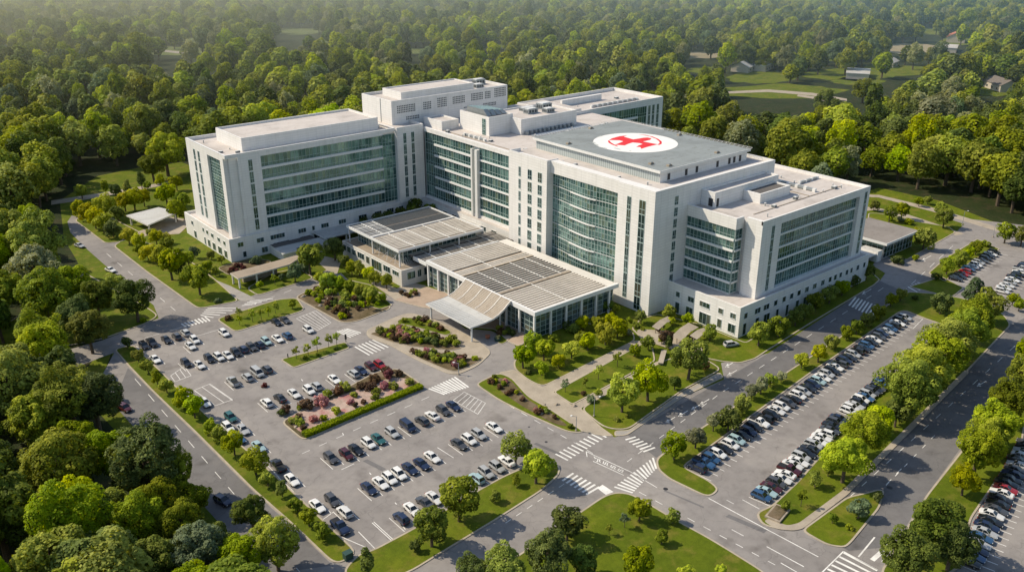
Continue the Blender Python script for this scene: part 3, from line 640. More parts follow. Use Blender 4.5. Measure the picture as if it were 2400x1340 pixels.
for k in range(2, len(prof)-1):
    (xa, za), (xb, zb_) = prof[k], prof[k+1]; L = math.hypot(xb-xa, zb_-za); n = max(2, int(L/.42))
    for j in range(n):
        x = xa+(xb-xa)*(j+.5)/n; z = za+(zb_-za)*(j+.5)/n+.06; m.box(x-.06, x+.06, cy0+.1, cy1-.1, z, z+.12, 'weathered_slat')
    for y in [cy0+.2+(cy1-cy0-.4)*q/5 for q in range(6)]:
        m.face([(xa, y-.09, za+.25), (xb, y-.09, zb_+.25), (xb, y+.09, zb_+.25), (xa, y+.09, za+.25)], 'steel_white')
cs = m.build('canopy_slats', CN)
for x, y, h in ((-51.2, 20.4, 4.7), (-51.2, 40.2, 4.7), (-38.4, 23.6, 8.2), (-38.4, 38.5, 8.2), (-44, 30, 4.9)):
    m = MB(); m.tube((x, y, 0), (x, y, h), .28, 'band_white', 10); m.build('column', CN)
# ---- annex: low office building under a raised slatted roof
AN = empty('annex_building', (-30, 86, 0)); tag(AN, 'low annex building with a raised grey slatted roof beside the entrance hall', 'annex')
mb = MB(); block(mb, -44.2, -10, 66.8, 104.6, 0, 5.6, .5, roof='brown_roof', wall='pale_concrete'); epart('wall', mb, AN)
for y0, wd, z0, z1 in ((68.5, 3.6, 3, 4.6), (73.6, 4, 2.6, 4.7), (79, 6, 1.4, 4.7), (86.6, 2, 2, 4.6), (90, 4.2, 2.4, 4.6), (95.6, 2.2, 2.4, 4.5), (99, 2.2, 2.4, 4.5), (102.2, 1.4, 2.4, 4.5)):
    o = window(AN, frame_x(-44.2, 0), y0, y0+wd, z0, z1, n=max(1, round(wd/1.4))); o.matrix_parent_inverse = Matrix.Translation(-AN.location)
for x0, wd in ((-42, 3), (-38, 1.4), (-35.5, 3.5)):
    o = window(AN, frame_y(66.8, 0), x0, x0+wd, 2, 4.4, n=2); o.matrix_parent_inverse = Matrix.Translation(-AN.location)
AZ = 10.8
glazed(AN, frame_x(-39, 73.5), 28.5, AZ-.4, 4, 1.8, 'clear_glass', 5.1); glazed(AN, frame_y(73.5, -39), 30, AZ-.4, 4, 1.8, 'clear_glass', 5.1)
mb = MB(); mb.box(-42.4, -8, 70.6, 87.2, AZ-.25, AZ-.05, 'brown_roof', None, True); slats(mb, -42.3, -8.4, 70.8, 87, AZ, 1.3, .84, 'weathered_slat', gaps=.03)
for x in (-36, -29, -22, -15): mb.box(x-.13, x+.13, 70.7, 87.1, AZ+.18, AZ+.34, 'steel_white')
epart('slatted_roof', mb, AN, 'tan slatted roof half')
mb = MB(); mb.box(-42.4, -8, 88, 103.4, AZ-.25, AZ-.05, 'dark_roof', None, True); slats(mb, -42.3, -33, 88.2, 103.2, AZ, 1.4, .34, 'steel_white'); slats(mb, -33, -8.4, 88.2, 103.2, AZ, 1.0, .1, 'steel_grey')
for x in (-37.5, -33): mb.box(x-.13, x+.13, 88.1, 103.3, AZ+.18, AZ+.34, 'steel_white')
for y in (93, 98): mb.box(-42.3, -33, y-.1, y+.1, AZ+.18, AZ+.34, 'steel_white')
epart('slatted_roof', mb, AN, 'dark slatted roof half')
mb = MB()
for a in ((-42.7, -42.4, 70.3, 103.7), (-42.4, -8, 70.3, 70.6), (-42.4, -8, 103.4, 103.7), (-42.4, -8, 87.25, 87.95), (-8, -7.7, 70.3, 103.7)): mb.box(*a, AZ-.5, AZ+.36, 'band_white')
epart('fascia', mb, AN)
for x, y in ((-42, 71), (-42, 87.6), (-42, 103), (-30, 71), (-18, 71)):
    mb = MB(); mb.box(x-.18, x+.18, y-.18, y+.18, 5.1, AZ-.5, 'band_white'); epart('column', mb, AN)
mb = MB()
for k in range(16):
    x = -41.5+k*.55; mb.tube((x, 71.2, 5.15), (x+rng.uniform(-.4, .9), 72.6+rng.random(), 5.2+rng.random()*2.2), .05, 'steel_white', 4)
for y in (74, 79, 84): mb.tube((-42, y, 5.2), (-39.2, y+3, 9.6), .07, 'steel_white', 5); mb.tube((-42, y+3, 5.2), (-39.2, y, 9.6), .07, 'steel_white', 5)
epart('bracing', mb, AN)
mb = MB(); mb.prism([(-8, 88), (3.6, 84), (3.6, 96), (-8, 103)], 0, 6.2, 'pale_concrete', 'pale_metal_roof'); epart('link_roof', mb, AN)
# ---- glazed pavilion beyond the right wing
PV = empty('glass_pavilion', (112, -12, 0)); tag(PV, 'low flat-roofed pavilion with dark ribbon glazing beyond the window-wall wing', 'pavilion')
PZ = 6.4
mb = MB(); mb.box(97.5, 120, -20.6, -1, PZ-.6, PZ, 'steel_white', 'tan_grey_roof', True); mb.box(97.3, 120.2, -20.8, -20.6, PZ-.7, PZ+.2, 'band_white'); mb.box(97.3, 97.5, -20.6, -1, PZ-.7, PZ+.2, 'band_white'); epart('roof', mb, PV)
mb = MB(); mb.box(99, 119, -19, -2, 0, PZ-.6, 'pale_concrete'); epart('wall', mb, PV)
glazed(PV, frame_x(98.9, -18.9), 16.8, PZ-.7, 3, 2.2, 'dark_glass', 1.6); glazed(PV, frame_y(-19.1, 99), 19.8, PZ-.7, 3, 2.2, 'dark_glass', .3)
mb = MB(); mb.box(88, 97, -19, -8, 2.6, 3.1, 'band_white', 'pale_metal_roof', True); mb.box(94.5, 97.5, -19.5, -13, 0, 3.9, 'white_panel', 'pale_metal_roof'); mb.box(89, 94, -17, -9, 0, 2.6, 'dark_glass'); epart('porch', mb, PV)
# ---- long low shelter west of the left wing
SH = empty('carport', (-45, 187, 0))
q = [at(296, 505, 4), at(372, 486, 4), at(418, 497, 4), at(346, 528, 4)]
mb = MB(); mb.prism([(p.x, p.y) for p in q], 3.6, 4.1, 'pale_concrete', 'pale_metal_roof', True)
c = sum((p for p in q), Vector())/4
for p in q: p2 = c+(p-c)*.85; mb.box(p2.x-.3, p2.x+.3, p2.y-.3, p2.y+.3, 0, 3.6, 'pale_concrete')
bpy.data.objects.remove(SH); o = mb.build('carport'); tag(o, 'low shelter with a bright flat roof among the yellow-green trees', 'shelter')

# ================================================================== ground
def fillet(P, r=2.2, n=3):
    out = []; N = len(P)
    for i in range(N):
        a, b, c = Vector(P[i-1]), Vector(P[i]), Vector(P[(i+1) % N]); u, v = a-b, c-b
        if u.length < 1e-6 or v.length < 1e-6: continue
        d1 = min(r, u.length*.42); d2 = min(r, v.length*.42); p, q = b+u.normalized()*d1, b+v.normalized()*d2
        for k in range(n+1):
            t_ = k/n; out.append(p*(1-t_)**2+b*2*t_*(1-t_)+q*t_**2)
    return out
def area(P): return sum(P[i-1][0]*P[i][1]-P[i][0]*P[i-1][1] for i in range(len(P)))/2
def inset(P, d):
    N = len(P); out = []
    for i in range(N):
        a, b, c = P[i-1], P[i], P[(i+1) % N]; u = (b-a).normalized(); v = (c-b).normalized()
        n1, n2 = V2(-u.y, u.x), V2(-v.y, v.x); m = n1+n2
        m = m/max(.35, m.dot(n1)) if m.length > 1e-6 else n1
        out.append(b+m*d)
    return out
KH = .14
ISL = []
def island(name, pts, top='lawn_grass', h=KH, kerb=.38, r=2.2, z0=0.0, smooth=True, world=False):
    P = [Vector(p) for p in pts] if world else A2(pts)
    if area(P) < 0: P.reverse()
    if smooth: P = fillet(P, r)
    Q = inset(P, kerb); ISL.append((name, P))
    m = MB(); N = len(P)
    for i in range(N):
        a, b, c, d = P[i-1], P[i], Q[i], Q[i-1]
        m.face([(a.x, a.y, z0), (b.x, b.y, z0), (b.x, b.y, z0+h), (a.x, a.y, z0+h)], 'kerb_concrete')
        m.face([(a.x, a.y, z0+h), (b.x, b.y, z0+h), (c.x, c.y, z0+h), (d.x, d.y, z0+h)], 'kerb_concrete')
        m.face([(d.x, d.y, z0+h), (c.x, c.y, z0+h), (c.x, c.y, z0+h-.05), (d.x, d.y, z0+h-.05)], 'kerb_concrete')
    k = struct(m.build('kerb'))
    m = MB(); m.poly(Q, z0+h-.02, top); g = struct(m.build(name))
    return P
def sheet(name, pts, mat, z, r=0, world=False):
    P = [Vector(p) for p in pts] if world else A2(pts)
    if r: P = fillet(P, r)
    m = MB(); m.poly(P, z, mat); return struct(m.build(name))
# the base ground reaches the horizon
m = MB(); S = 9000
m.face([(-S, -S, -.06), (S, -S, -.06), (S, S, -.06), (-S, S, -.06)], 'forest_floor'); struct(m.build('ground'))
# park lawn around the site (outside the kerbs)
SITE_PX = [(150, 640), (145, 500), (165, 420), (330, 385), (425, 372)]
site = [at(*p).to_2d() for p in [(262, 822), (248, 792), (262, 765), (240, 715), (205, 668), (180, 610), (150, 560), (140, 470), (230, 412), (330, 392), (425, 380)]]
site += [V2(-30, 176), V2(40, 172), V2(122, 150), V2(150, 120), V2(150, 60), V2(128, 30)]
site += [at(*p).to_2d() for p in [(2060, 440), (2200, 470), (2330, 520), (2460, 545), (2575, 560), (2640, 700), (2670, 900), (2660, 1400), (2600, 1850), (1300, 1850), (800, 1550), (620, 1345), (516, 1230), (369, 1066), (265, 950), (236, 902), (262, 850)]]
SITE = site
m = MB(); m.poly(site, -.03, 'lawn_grass'); struct(m.build('park_lawn'))
# ---- asphalt
sheet('verge', [(262, 822), (240, 815), (205, 860), (190, 900), (230, 965), (340, 1085), (490, 1245), (590, 1360), (640, 1345), (516, 1224), (369, 1062), (265, 946), (236, 902)], 'lawn_grass', -.012)
ROADS = [
 [(-100, 822), (150, 822), (240, 797), (372, 745), (360, 715), (247, 622), (205, 585), (165, 545), (158, 520), (168, 505), (196, 512), (266, 566), (290, 570), (345, 632), (460, 717), (563, 704), (585, 695), (640, 675), (738, 648), (800, 640), (815, 655), (905, 690), (925, 700), (985, 706), (1030, 715), (1090, 770), (1150, 775), (1200, 795), (1215, 830), (1300, 920), (1411, 1006), (1440, 1024), (1470, 1018), (1600, 930), (1697, 889), (1690, 850), (1800, 828), (2062, 658), (2075, 640), (2045, 622), (2060, 600), (2110, 605), (2160, 570), (2240, 545), (2260, 525), (2200, 505), (2420, 530), (2530, 556), (2590, 700), (2620, 900), (2600, 1400), (2560, 1800), (1300, 1800), (800, 1560), (600, 1345), (516, 1224), (369, 1062), (265, 946), (228, 900), (268, 826), (150, 870), (-100, 875)],
]
sheet('road', ROADS[0], 'asphalt', .004)
sheet('road', [(1470, 1018), (1697, 889), (1800, 828), (2062, 658), (2125, 686), (1937, 811), (1720, 950), (1560, 1056), (1538, 1072)], 'dark_asphalt', .008)
sheet('road', [(1885, 1236), (1985, 1152), (2175, 965), (2270, 869), (2369, 763), (2400, 745), (2420, 850), (2362, 897), (2171, 1160), (2092, 1280), (1990, 1290)], 'dark_asphalt', .008)
sheet('road', [(541, 1256), (369, 1062), (265, 946), (300, 862), (462, 1021), (591, 1150), (681, 1229), (780, 1324), (620, 1345)], 'dark_asphalt', .008)
# ---- lawns and planted islands
island('lawn', [(266, 818), (314, 808), (381, 873), (412, 904), (500, 986), (600, 1072), (679, 1144), (760, 1220), (838, 1294), (800, 1320), (775, 1316), (681, 1226), (591, 1147), (462, 1018), (358, 918), (301, 858)])
island('lawn', [(842, 1296), (871, 1290), (962, 1242), (1060, 1185), (1125, 1146), (1177, 1117), (1250, 1085), (1300, 1082), (1313, 1095), (1311, 1113), (1273, 1148), (1160, 1220), (1046, 1289), (960, 1342), (830, 1380), (800, 1340)])
island('lawn', [(506, 748), (551, 779), (716, 727), (697, 698), (650, 702)])
island('flower_bed', [(690, 697), (738, 673), (840, 672), (885, 695), (920, 722), (834, 755), (800, 757)], 'mulch')
island('lawn', [(742, 668), (790, 650), (870, 668), (905, 700), (921, 716), (890, 726), (830, 708)], r=1, z0=.02)
island('lawn', [(266, 577), (343, 637), (457, 719), (470, 723), (561, 706), (505, 655), (430, 600), (300, 553)])
island('lawn', [(577, 676), (604, 693), (737, 652), (700, 628), (640, 640)])
island('lawn', [(175, 517), (247, 571), (290, 566), (330, 545), (260, 510), (200, 497)])
island('lawn', [(-60, 812), (150, 812), (240, 795), (345, 757), (372, 740), (354, 726), (290, 690), (200, 640), (100, 700)])
island('flower_bed', [(657, 988), (707, 1030), (724, 1028), (994, 909.5), (985, 897), (932, 862), (880, 872), (780, 925)], 'mulch')
sheet('gravel', [(672, 982), (708, 1018), (800, 980), (972, 905), (960, 888), (915, 885), (860, 905), (780, 935), (720, 960)], 'pink_gravel', KH+.012, 2)
island('lawn', [(656, 842.6), (687, 863), (822, 815), (810, 801)], r=1.2)
# forecourt plaza and its beds
island('plaza', [(857, 775), (863, 792), (911, 808), (977, 844), (1052, 877), (1075, 878), (1121, 857), (1153, 826), (1130, 806), (1085, 780), (1010, 745), (960, 733), (930, 742)], 'walk_concrete')
island('plaza', [(921, 703), (1000, 672), (1090, 700), (1180, 745), (1260, 790), (1215, 812), (1190, 800), (1160, 772), (1090, 765), (1040, 730), (985, 720)], 'plaza_paving', r=1)
island('flower_bed', [(866, 783), (915, 770), (985, 778), (1066, 800), (1082, 817), (1060, 822), (960, 812), (910, 800)], 'mulch', h=.1, kerb=.15, z0=KH, r=.8)
island('flower_bed', [(958, 826), (1010, 822), (1090, 842), (1137, 836), (1118, 852), (1075, 871), (1052, 870), (985, 842)], 'mulch', h=.1, kerb=.15, z0=KH)
island('flower_bed', [(925, 757), (945, 745), (1000, 748), (1062, 780), (1045, 788), (985, 770)], 'lawn_grass', h=.1, kerb=.15, z0=KH)
island('flower_bed', [(1140, 760), (1190, 768), (1212, 782), (1178, 808), (1160, 800), (1176, 782)], 'lawn_grass', h=.1, kerb=.2, z0=.02)
# forecourt lawns
island('lawn', [(1203, 848), (1206, 866), (1237, 891), (1272, 907), (1490, 798), (1483, 775), (1400, 762), (1330, 748), (1270, 770), (1240, 800)])
island('walk', [(1169, 873), (1205, 866), (1238, 892), (1272, 907), (1490, 798), (1512, 800), (1296, 919), (1341, 950), (1416, 911), (1543, 846), (1560, 850), (1361, 957), (1411, 1002), (1440, 1023), (1405, 1020), (1375, 1014), (1237, 972)], 'walk_concrete', r=.8, h=.10)
island('lawn', [(1296, 919), (1341, 949), (1416, 910), (1536, 846), (1530, 812), (1512, 801)], r=1.2)
island('lawn', [(1360, 958), (1411, 999), (1440, 1007), (1474, 1006), (1600, 915), (1684, 870), (1687, 862), (1662, 846), (1640, 838), (1575, 838), (1545, 850)])
island('walk', [(1440, 1009), (1474, 1008), (1600, 917), (1686, 872), (1697, 884), (1602, 930), (1470, 1020), (1440, 1023)], 'grey_walk', r=1, h=.12)
island('lawn', [(1664, 842), (1694, 848), (1735, 851), (1770, 841), (1794, 825), (1900, 758), (2050, 668), (2063, 656), (2045, 640), (2025, 635), (2008, 648), (1747, 803), (1640, 760), (1540, 736), (1500, 748), (1480, 770), (1500, 790), (1560, 810), (1630, 835)], r=1)
island('walk', [(1490, 772), (1560, 775), (1640, 800), (1650, 835), (1632, 838), (1560, 815), (1500, 795)], 'walk_concrete', h=.06, kerb=.1, z0=.13)
island('flower_bed', [(1117, 903), (1121, 896), (1169, 873), (1200, 885), (1240, 930), (1290, 958), (1337, 990), (1375, 1014), (1333, 1014), (1237, 972), (1169, 938)], 'lawn_grass')
sheet('mulch', [(1165, 885), (1195, 890), (1238, 938), (1290, 968), (1335, 1000), (1300, 995), (1220, 950), (1170, 915)], 'mulch', KH+.006, 2)
# right hand car park islands
island('lawn', [(1537, 1077), (1541, 1100), (1567, 1122), (1650, 1162), (1669, 1162), (1686, 1147), (1665, 1128), (1601, 1094), (1710, 1014), (1770, 969), (1920, 860), (1940, 848), (2108, 732), (2122, 728), (2163, 745), (2220, 765), (2300, 720), (2260, 700), (2187, 688), (2126, 684), (1937, 811), (1718, 954), (1608, 1026), (1560, 1057)], r=1.5)
island('lawn', [(1770, 1201), (1785, 1229), (1819, 1239), (1856, 1242), (1885, 1232), (1984, 1150), (2175, 963), (2270, 867), (2369, 763), (2362, 749), (2345, 730), (2300, 722), (2224, 766), (2085, 882), (2017, 939), (1920, 1070), (1867, 1130), (1807, 1186)], r=2)
island('lawn', [(1877, 1243), (1939, 1278), (1980, 1284), (1995, 1272), (2062, 1190), (2074, 1149), (2055, 1147), (2040, 1152), (1984, 1165)], r=1.6)
sheet('walk', [(1858, 1244), (1880, 1240), (1986, 1160), (2177, 969), (2272, 873), (2262, 867), (2165, 962), (1974, 1150), (1872, 1226), (1845, 1232), (1800, 1215), (1790, 1222), (1819, 1240)], 'walk_concrete', KH+.004, .8)
island('lawn', [(2171, 1160), (2110, 1262), (2060, 1345), (2120, 1400), (2250, 1331), (2276, 1216), (2340, 1122), (2389, 1074), (2420, 900), (2440, 830), (2400, 860), (2362, 897), (2254, 1055)], r=2)
island('lawn', [(1225, 1294), (1299, 1240), (1369, 1193), (1414, 1162), (1445, 1153), (1479, 1157), (1513, 1175), (1558, 1202), (1592, 1222), (1659, 1258), (1720, 1295), (1795, 1342), (1900, 1450), (1500, 1700), (1150, 1500), (1120, 1360)], r=2.5)
# upper right
island('lawn', [(2170, 660), (2130, 672), (2200, 690), (2235, 695), (2260, 675), (2220, 655), (2205, 648)], r=1.2)
island('lawn', [(2175, 640), (2215, 605), (2290, 560), (2345, 585), (2300, 600), (2240, 640), (2215, 660)], r=1.2)
island('lawn', [(2020, 612), (2060, 590), (2100, 600), (2125, 610), (2160, 590), (2210, 562), (2240, 545), (2225, 532), (2150, 520), (2060, 500), (2035, 500), (2030, 560)], r=1.5)
sheet('path', [(2020, 455), (2060, 457), (2200, 490), (2330, 530), (2420, 560), (2420, 566), (2320, 537), (2190, 497), (2060, 463), (2020, 461)], 'walk_concrete', .01)
sheet('path', [(2010, 490), (2040, 484), (2120, 500), (2210, 530), (2260, 548), (2240, 552), (2190, 533), (2110, 508), (2050, 492), (2010, 497)], 'walk_concrete', .012)
sheet('path', [(120, 470), (200, 458), (330, 437), (425, 420), (425, 426), (330, 445), (200, 468), (120, 480)], 'walk_concrete', .012)
sheet('path', [(300, 566), (345, 552), (420, 548), (440, 530), (445, 515), (400, 508), (345, 535), (285, 556)], 'walk_concrete', .012)
island('flower_bed', [(508, 628), (560, 612), (600, 606), (640, 612), (612, 628), (560, 643), (535, 645)], 'mulch', kerb=.2)
sheet('driveway', [(505, 656), (540, 670), (600, 700), (575, 706), (560, 703), (480, 640)], 'grey_walk', .014)
sheet('walk', [(735, 650), (790, 642), (800, 610), (760, 600), (745, 615), (765, 632)], 'walk_concrete', .014)
sheet('walk', [(870, 664), (905, 688), (925, 702), (1000, 670), (960, 660), (930, 676), (880, 655)], 'walk_concrete', .016)
# ---- painted markings: stripes surveyed end to end
def stripe(m, p, q, wd, z=.012, world=False):
    a = p if world else at(*p).to_2d(); b = q if world else at(*q).to_2d(); d = (b-a).normalized()*1; n = V2(-d.y, d.x)*wd/2
    pts = [a-n, b-n, b+n, a+n]
    m.face([(v.x, v.y, z) for v in pts], 'road_paint')
def lerp(a, b, t_): return (a[0]+(b[0]-a[0])*t_, a[1]+(b[1]-a[1])*t_)
def ladder(a0, a1, b0, b1, n, wd=.45):
    """crosswalk bars: bar k runs from the line a0-a1 to the line b0-b1"""
    m = MB()
    for k in range(n): t_ = k/(n-1); stripe(m, lerp(a0, a1, t_), lerp(b0, b1, t_), wd)
    return struct(m.build('crosswalk'))
ladder((1302, 1063), (1396, 1012), (1331, 1078), (1421, 1024), 11)
ladder((1440, 1140), (1530, 1072), (1483, 1154), (1538, 1098), 13)
ladder((1344, 1108), (1405, 1140), (1318, 1126), (1374, 1158), 7, .5)
ladder((1490, 1023), (1535, 1048), (1466, 1030), (1508, 1058), 6, .45)
ladder((1005, 910), (1065, 883), (1042, 924), (1098, 907), 10, .5)
ladder((832, 812), (873, 796), (866, 832), (910, 814), 6)
ladder((790, 776), (812, 770), (822, 790), (846, 780), 5, .4)
ladder((425, 758), (480, 742), (437, 766), (492, 752), 8)
ladder((470, 738), (486, 722), (500, 744), (560, 722), 5, .4)
ladder((567, 716), (585, 705), (600, 712), (640, 700), 4, .4)
ladder((1990, 716), (2050, 746), (2006, 696), (2066, 720), 9, .5)
ladder((2128, 672), (2150, 662), (2150, 684), (2176, 668), 5, .45)
ladder((1977, 1294), (1930, 1342), (2056, 1336), (2020, 1382), 6, .5)
m = MB()
for p, q, wd in [((1392, 1066), (1476, 1104), .18), ((1390, 1080), (1462, 1113), .18), ((1374, 1057), (1392, 1066), .18), ((1374, 1057), (1376, 1070), .2), ((1392, 1069), (1400, 1082), .2), ((1476, 1104), (1540, 1142), .15), ((1661, 1167), (1918, 1304), .2), ((1797, 1280), (1884, 1327), .2), ((1830, 1318), (1868, 1340), .2),
   ((1977, 1291), (1927, 1340), .25), ((1977, 1291), (2056, 1334), .2), ((1740, 1170), (1780, 1192), .16), ((1703, 1171), (1720, 1180), .16), ((1715, 1240), (1743, 1255), .16)]: stripe(m, p, q, wd)
# bus-bay lettering panel: abstract worn characters inside the box
for k in range(16):
    t_ = .06+.058*k; a = lerp((1392, 1067.5), (1474, 1105.5), t_); b = lerp((1392, 1078), (1463, 1111.5), t_)
    if k % 4 != 3: stripe(m, lerp(a, b, .18), lerp(a, b, .85), .22); stripe(m, lerp(a, b, .2 if k % 2 else .75), (lerp(a, b, .2 if k % 2 else .75)[0]+3.2, lerp(a, b, .2 if k % 2 else .75)[1]+1.5), .2)
q4 = A2([(1400, 1143), (1412, 1135), (1438, 1152), (1420, 1159)]); m.poly(q4, .0125, 'road_paint')
for p, q, wd in [((2012, 1304), (2050, 1258), .3), ((2044, 1312), (2084, 1277), .9), ((2092, 1280), (2068, 1316), .35)]: stripe(m, p, q, wd)
struct(m.build('lane_marking'))
def dashes(a, b, n, fill=.45, wd=.14):
    m = MB()
    for k in range(n): stripe(m, lerp(a, b, (k+.2)/n), lerp(a, b, (k+.2+fill)/n), wd)
    return struct(m.build('lane_marking'))
dashes((1185, 945), (1400, 1068), 7); dashes((1180, 1228), (1330, 1128), 6, .5); dashes((1465, 1085), (1690, 920), 9); dashes((1690, 920), (2080, 668), 14)
dashes((1490, 1148), (1830, 1330), 9); dashes((310, 880), (560, 1170), 8); dashes((560, 1170), (720, 1360), 5); dashes((245, 590), (420, 735), 7)
dashes((1985, 1170), (2390, 800), 14, .4); dashes((2030, 1185), (2200, 1010), 8, .35); dashes((2000, 1215), (2120, 1090), 5, .5); dashes((270, 812), (500, 745), 4, .6); dashes((580, 718), (735, 660), 4)
dashes((700, 1066), (1060, 905), 9, .45); dashes((700, 880), (860, 1090), 5, .1, .2); dashes((860, 1100), (980, 1240), 4, .12, .2); dashes((2110, 690), (2240, 570), 6, .5)
# lane arrows on the drive along the right wing
for q in [(1700, 860), (1705, 880), (1620, 960), (1640, 948), (1560, 990), (1590, 975), (2020, 690), (2160, 612), (2290, 905)]:
    m = MB(); a, b = q, (q[0]+22, q[1]-13); stripe(m, a, b, .2); stripe(m, lerp(a, b, .1), (lerp(a, b, .1)[0]+7, lerp(a, b, .1)[1]+1), .35); stripe(m, lerp(a, b, .1), (lerp(a, b, .1)[0]+4, lerp(a, b, .1)[1]-6), .35); struct(m.build('lane_arrow'))
# hatched no-parking boxes
def hatch(c, n):
    m = MB(); (a, b, d, e) = c
    for k in range(n): t_ = k/(n-1); stripe(m, lerp(a, b, t_), lerp(e, d, t_), .14)
    stripe(m, a, b, .14); stripe(m, e, d, .14); return struct(m.build('hatched_bay'))
hatch(((1088, 918), (1138, 944), (1120, 970), (1062, 938)), 7); hatch(((694, 746), (740, 728), (776, 756), (745, 774)), 7)
hatch(((400, 880), (432, 858), (448, 880), (410, 894)), 4); hatch(((455, 914), (492, 899), (545, 936), (505, 950)), 3); hatch(((2140, 770), (2163, 747), (2120, 735), (2112, 762)), 3)
# ================================================================== vegetation
def quads_mesh(name, P, N, size, shade, leafmat, rs, extra=None):
    """leaf quads at P facing N plus an optional MB of wood; one mesh"""
    n = len(P); a = rs.normal(size=(n, 3)); u = np.cross(N, a); u /= np.linalg.norm(u, axis=1, keepdims=True)+1e-9; v = np.cross(N, u)
    s = size[:, None]; asp = rs.uniform(.55, 1.0, (n, 1)); bend = N*s*rs.uniform(-.25, .25, (n, 1))
    V = np.stack([P-u*s*asp, P-v*s+bend, P+u*s*asp, P+v*s+bend], 1).reshape(-1, 3)
    nv = 4*n; ev = np.array(extra.v, float).reshape(-1, 3) if extra else np.zeros((0, 3)); ef = extra.f if extra else []
    me = bpy.data.meshes.new(name); me.vertices.add(nv+len(ev)); me.vertices.foreach_set('co', np.concatenate([V, ev]).ravel())
    sizes = [4]*n+[len(f) for f in ef]; loops = list(range(nv))+[i+nv for f in ef for i in f]
    me.loops.add(len(loops)); me.loops.foreach_set('vertex_index', loops)
    st = np.concatenate([[0], np.cumsum(sizes)[:-1]]).astype(int); me.polygons.add(len(sizes)); me.polygons.foreach_set('loop_start', st)
    me.materials.append(MATS[leafmat])
    if extra:
        me.materials.append(MATS[extra.m[0]]); me.polygons.foreach_set('material_index', [0]*n+[1]*len(ef))
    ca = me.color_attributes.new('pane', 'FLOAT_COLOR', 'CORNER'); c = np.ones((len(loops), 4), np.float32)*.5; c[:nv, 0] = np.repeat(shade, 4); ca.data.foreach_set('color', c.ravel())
    me.update(calc_edges=True); return me
def crown_points(seed, nleaf, leaf, lobes, vy, top_taper=.0, flat=0.0, core=.5, lobr=(.24, .42), uneven=.12, gaps=4):
    rs = np.random.RandomState(seed)
    C = []; 
    while len(C) < lobes:
        d = rs.normal(size=3); d /= np.linalg.norm(d); 
        if d[2] < -.75: continue
        r = rs.uniform(.42, .80)
        p = d*r; p[2] *= vy
        if top_taper: k = 1-top_taper*max(0, (p[2]/vy+1)/2); p[:2] *= k
        C.append(p)
    C = np.array(C); rad = rs.uniform(*lobr, lobes); C = np.concatenate([C, [[0, 0, 0], [0, 0, .3*vy], [.15, .1, -.2*vy]]]); rad = np.concatenate([rad, [core, core*.85, core*.8]])
    lb = rs.uniform(-.28, .28, len(C)); w_ = rad**2; idx = rs.choice(len(C), nleaf*2, p=w_/w_.sum())
    D = rs.normal(size=(len(idx), 3)); D[:, 2] += .25; D /= np.linalg.norm(D, axis=1, keepdims=True)
    P = C[idx]+D*(rad[idx]*rs.uniform(.78, 1.06, len(idx)))[:, None]
    # drop what lies well inside another lobe
    keep = np.ones(len(P), bool)
    for i in range(len(C)): keep &= ~((np.linalg.norm(P-C[i], axis=1) < rad[i]*.74))
    P, D, idx = P[keep], D[keep], idx[keep]
    # uneven outline and a few openings where the inside shows
    U_ = P/(np.linalg.norm(P, axis=1, keepdims=True)+1e-6); fac = np.ones(len(P)); open_ = np.ones(len(P), bool)
    for k in range(5):
        q = rs.normal(size=3); q /= np.linalg.norm(q); c = U_@q; fac += uneven*(np.exp(-((1-c)/.16))*rs.choice([-1, 1]))
    for k in range(gaps):
        q = rs.normal(size=3); q[2] = abs(q[2])*.5; q /= np.linalg.norm(q); c = U_@q; open_ &= ~((c > 1-rs.uniform(.006, .022)) & (rs.uniform(size=len(P)) < .85))
    P = P*fac[:, None]; P, D, idx = P[open_][:nleaf], D[open_][:nleaf], idx[open_][:nleaf]
    N = D*.85+np.array([0, 0, .5])+rs.normal(size=P.shape)*.34; N /= np.linalg.norm(N, axis=1, keepdims=True)
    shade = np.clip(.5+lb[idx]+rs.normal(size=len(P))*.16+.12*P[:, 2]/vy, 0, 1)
    size = leaf*rs.uniform(.55, 1.25, len(P)); return P, N, size, shade, rs, C, rad
def wood(zc, C, rs, r=.075, mat='bark', nl=5, base=-.0):
    m = MB(); k1 = Vector((rs.uniform(-.05, .05), rs.uniform(-.05, .05), zc*.55)); k2 = Vector((rs.uniform(-.1, .1), rs.uniform(-.1, .1), zc*1.0)); k3 = Vector((rs.uniform(-.1, .1), rs.uniform(-.1, .1), zc*1.35))
    m.tube((0, 0, base), k1, r*1.25, mat, 7, r, False); m.tube(k1, k2, r, mat, 7, r*.7, False); m.tube(k2, k3, r*.7, mat, 6, r*.2, False)
    for i in range(min(nl, len(C))):
        s = k1.lerp(k2, rs.uniform(.1, .9)); e = Vector(C[i])+Vector((0, 0, zc)); m.tube(s, s.lerp(e, .85), r*.5, mat, 5, r*.12, False)
    return m
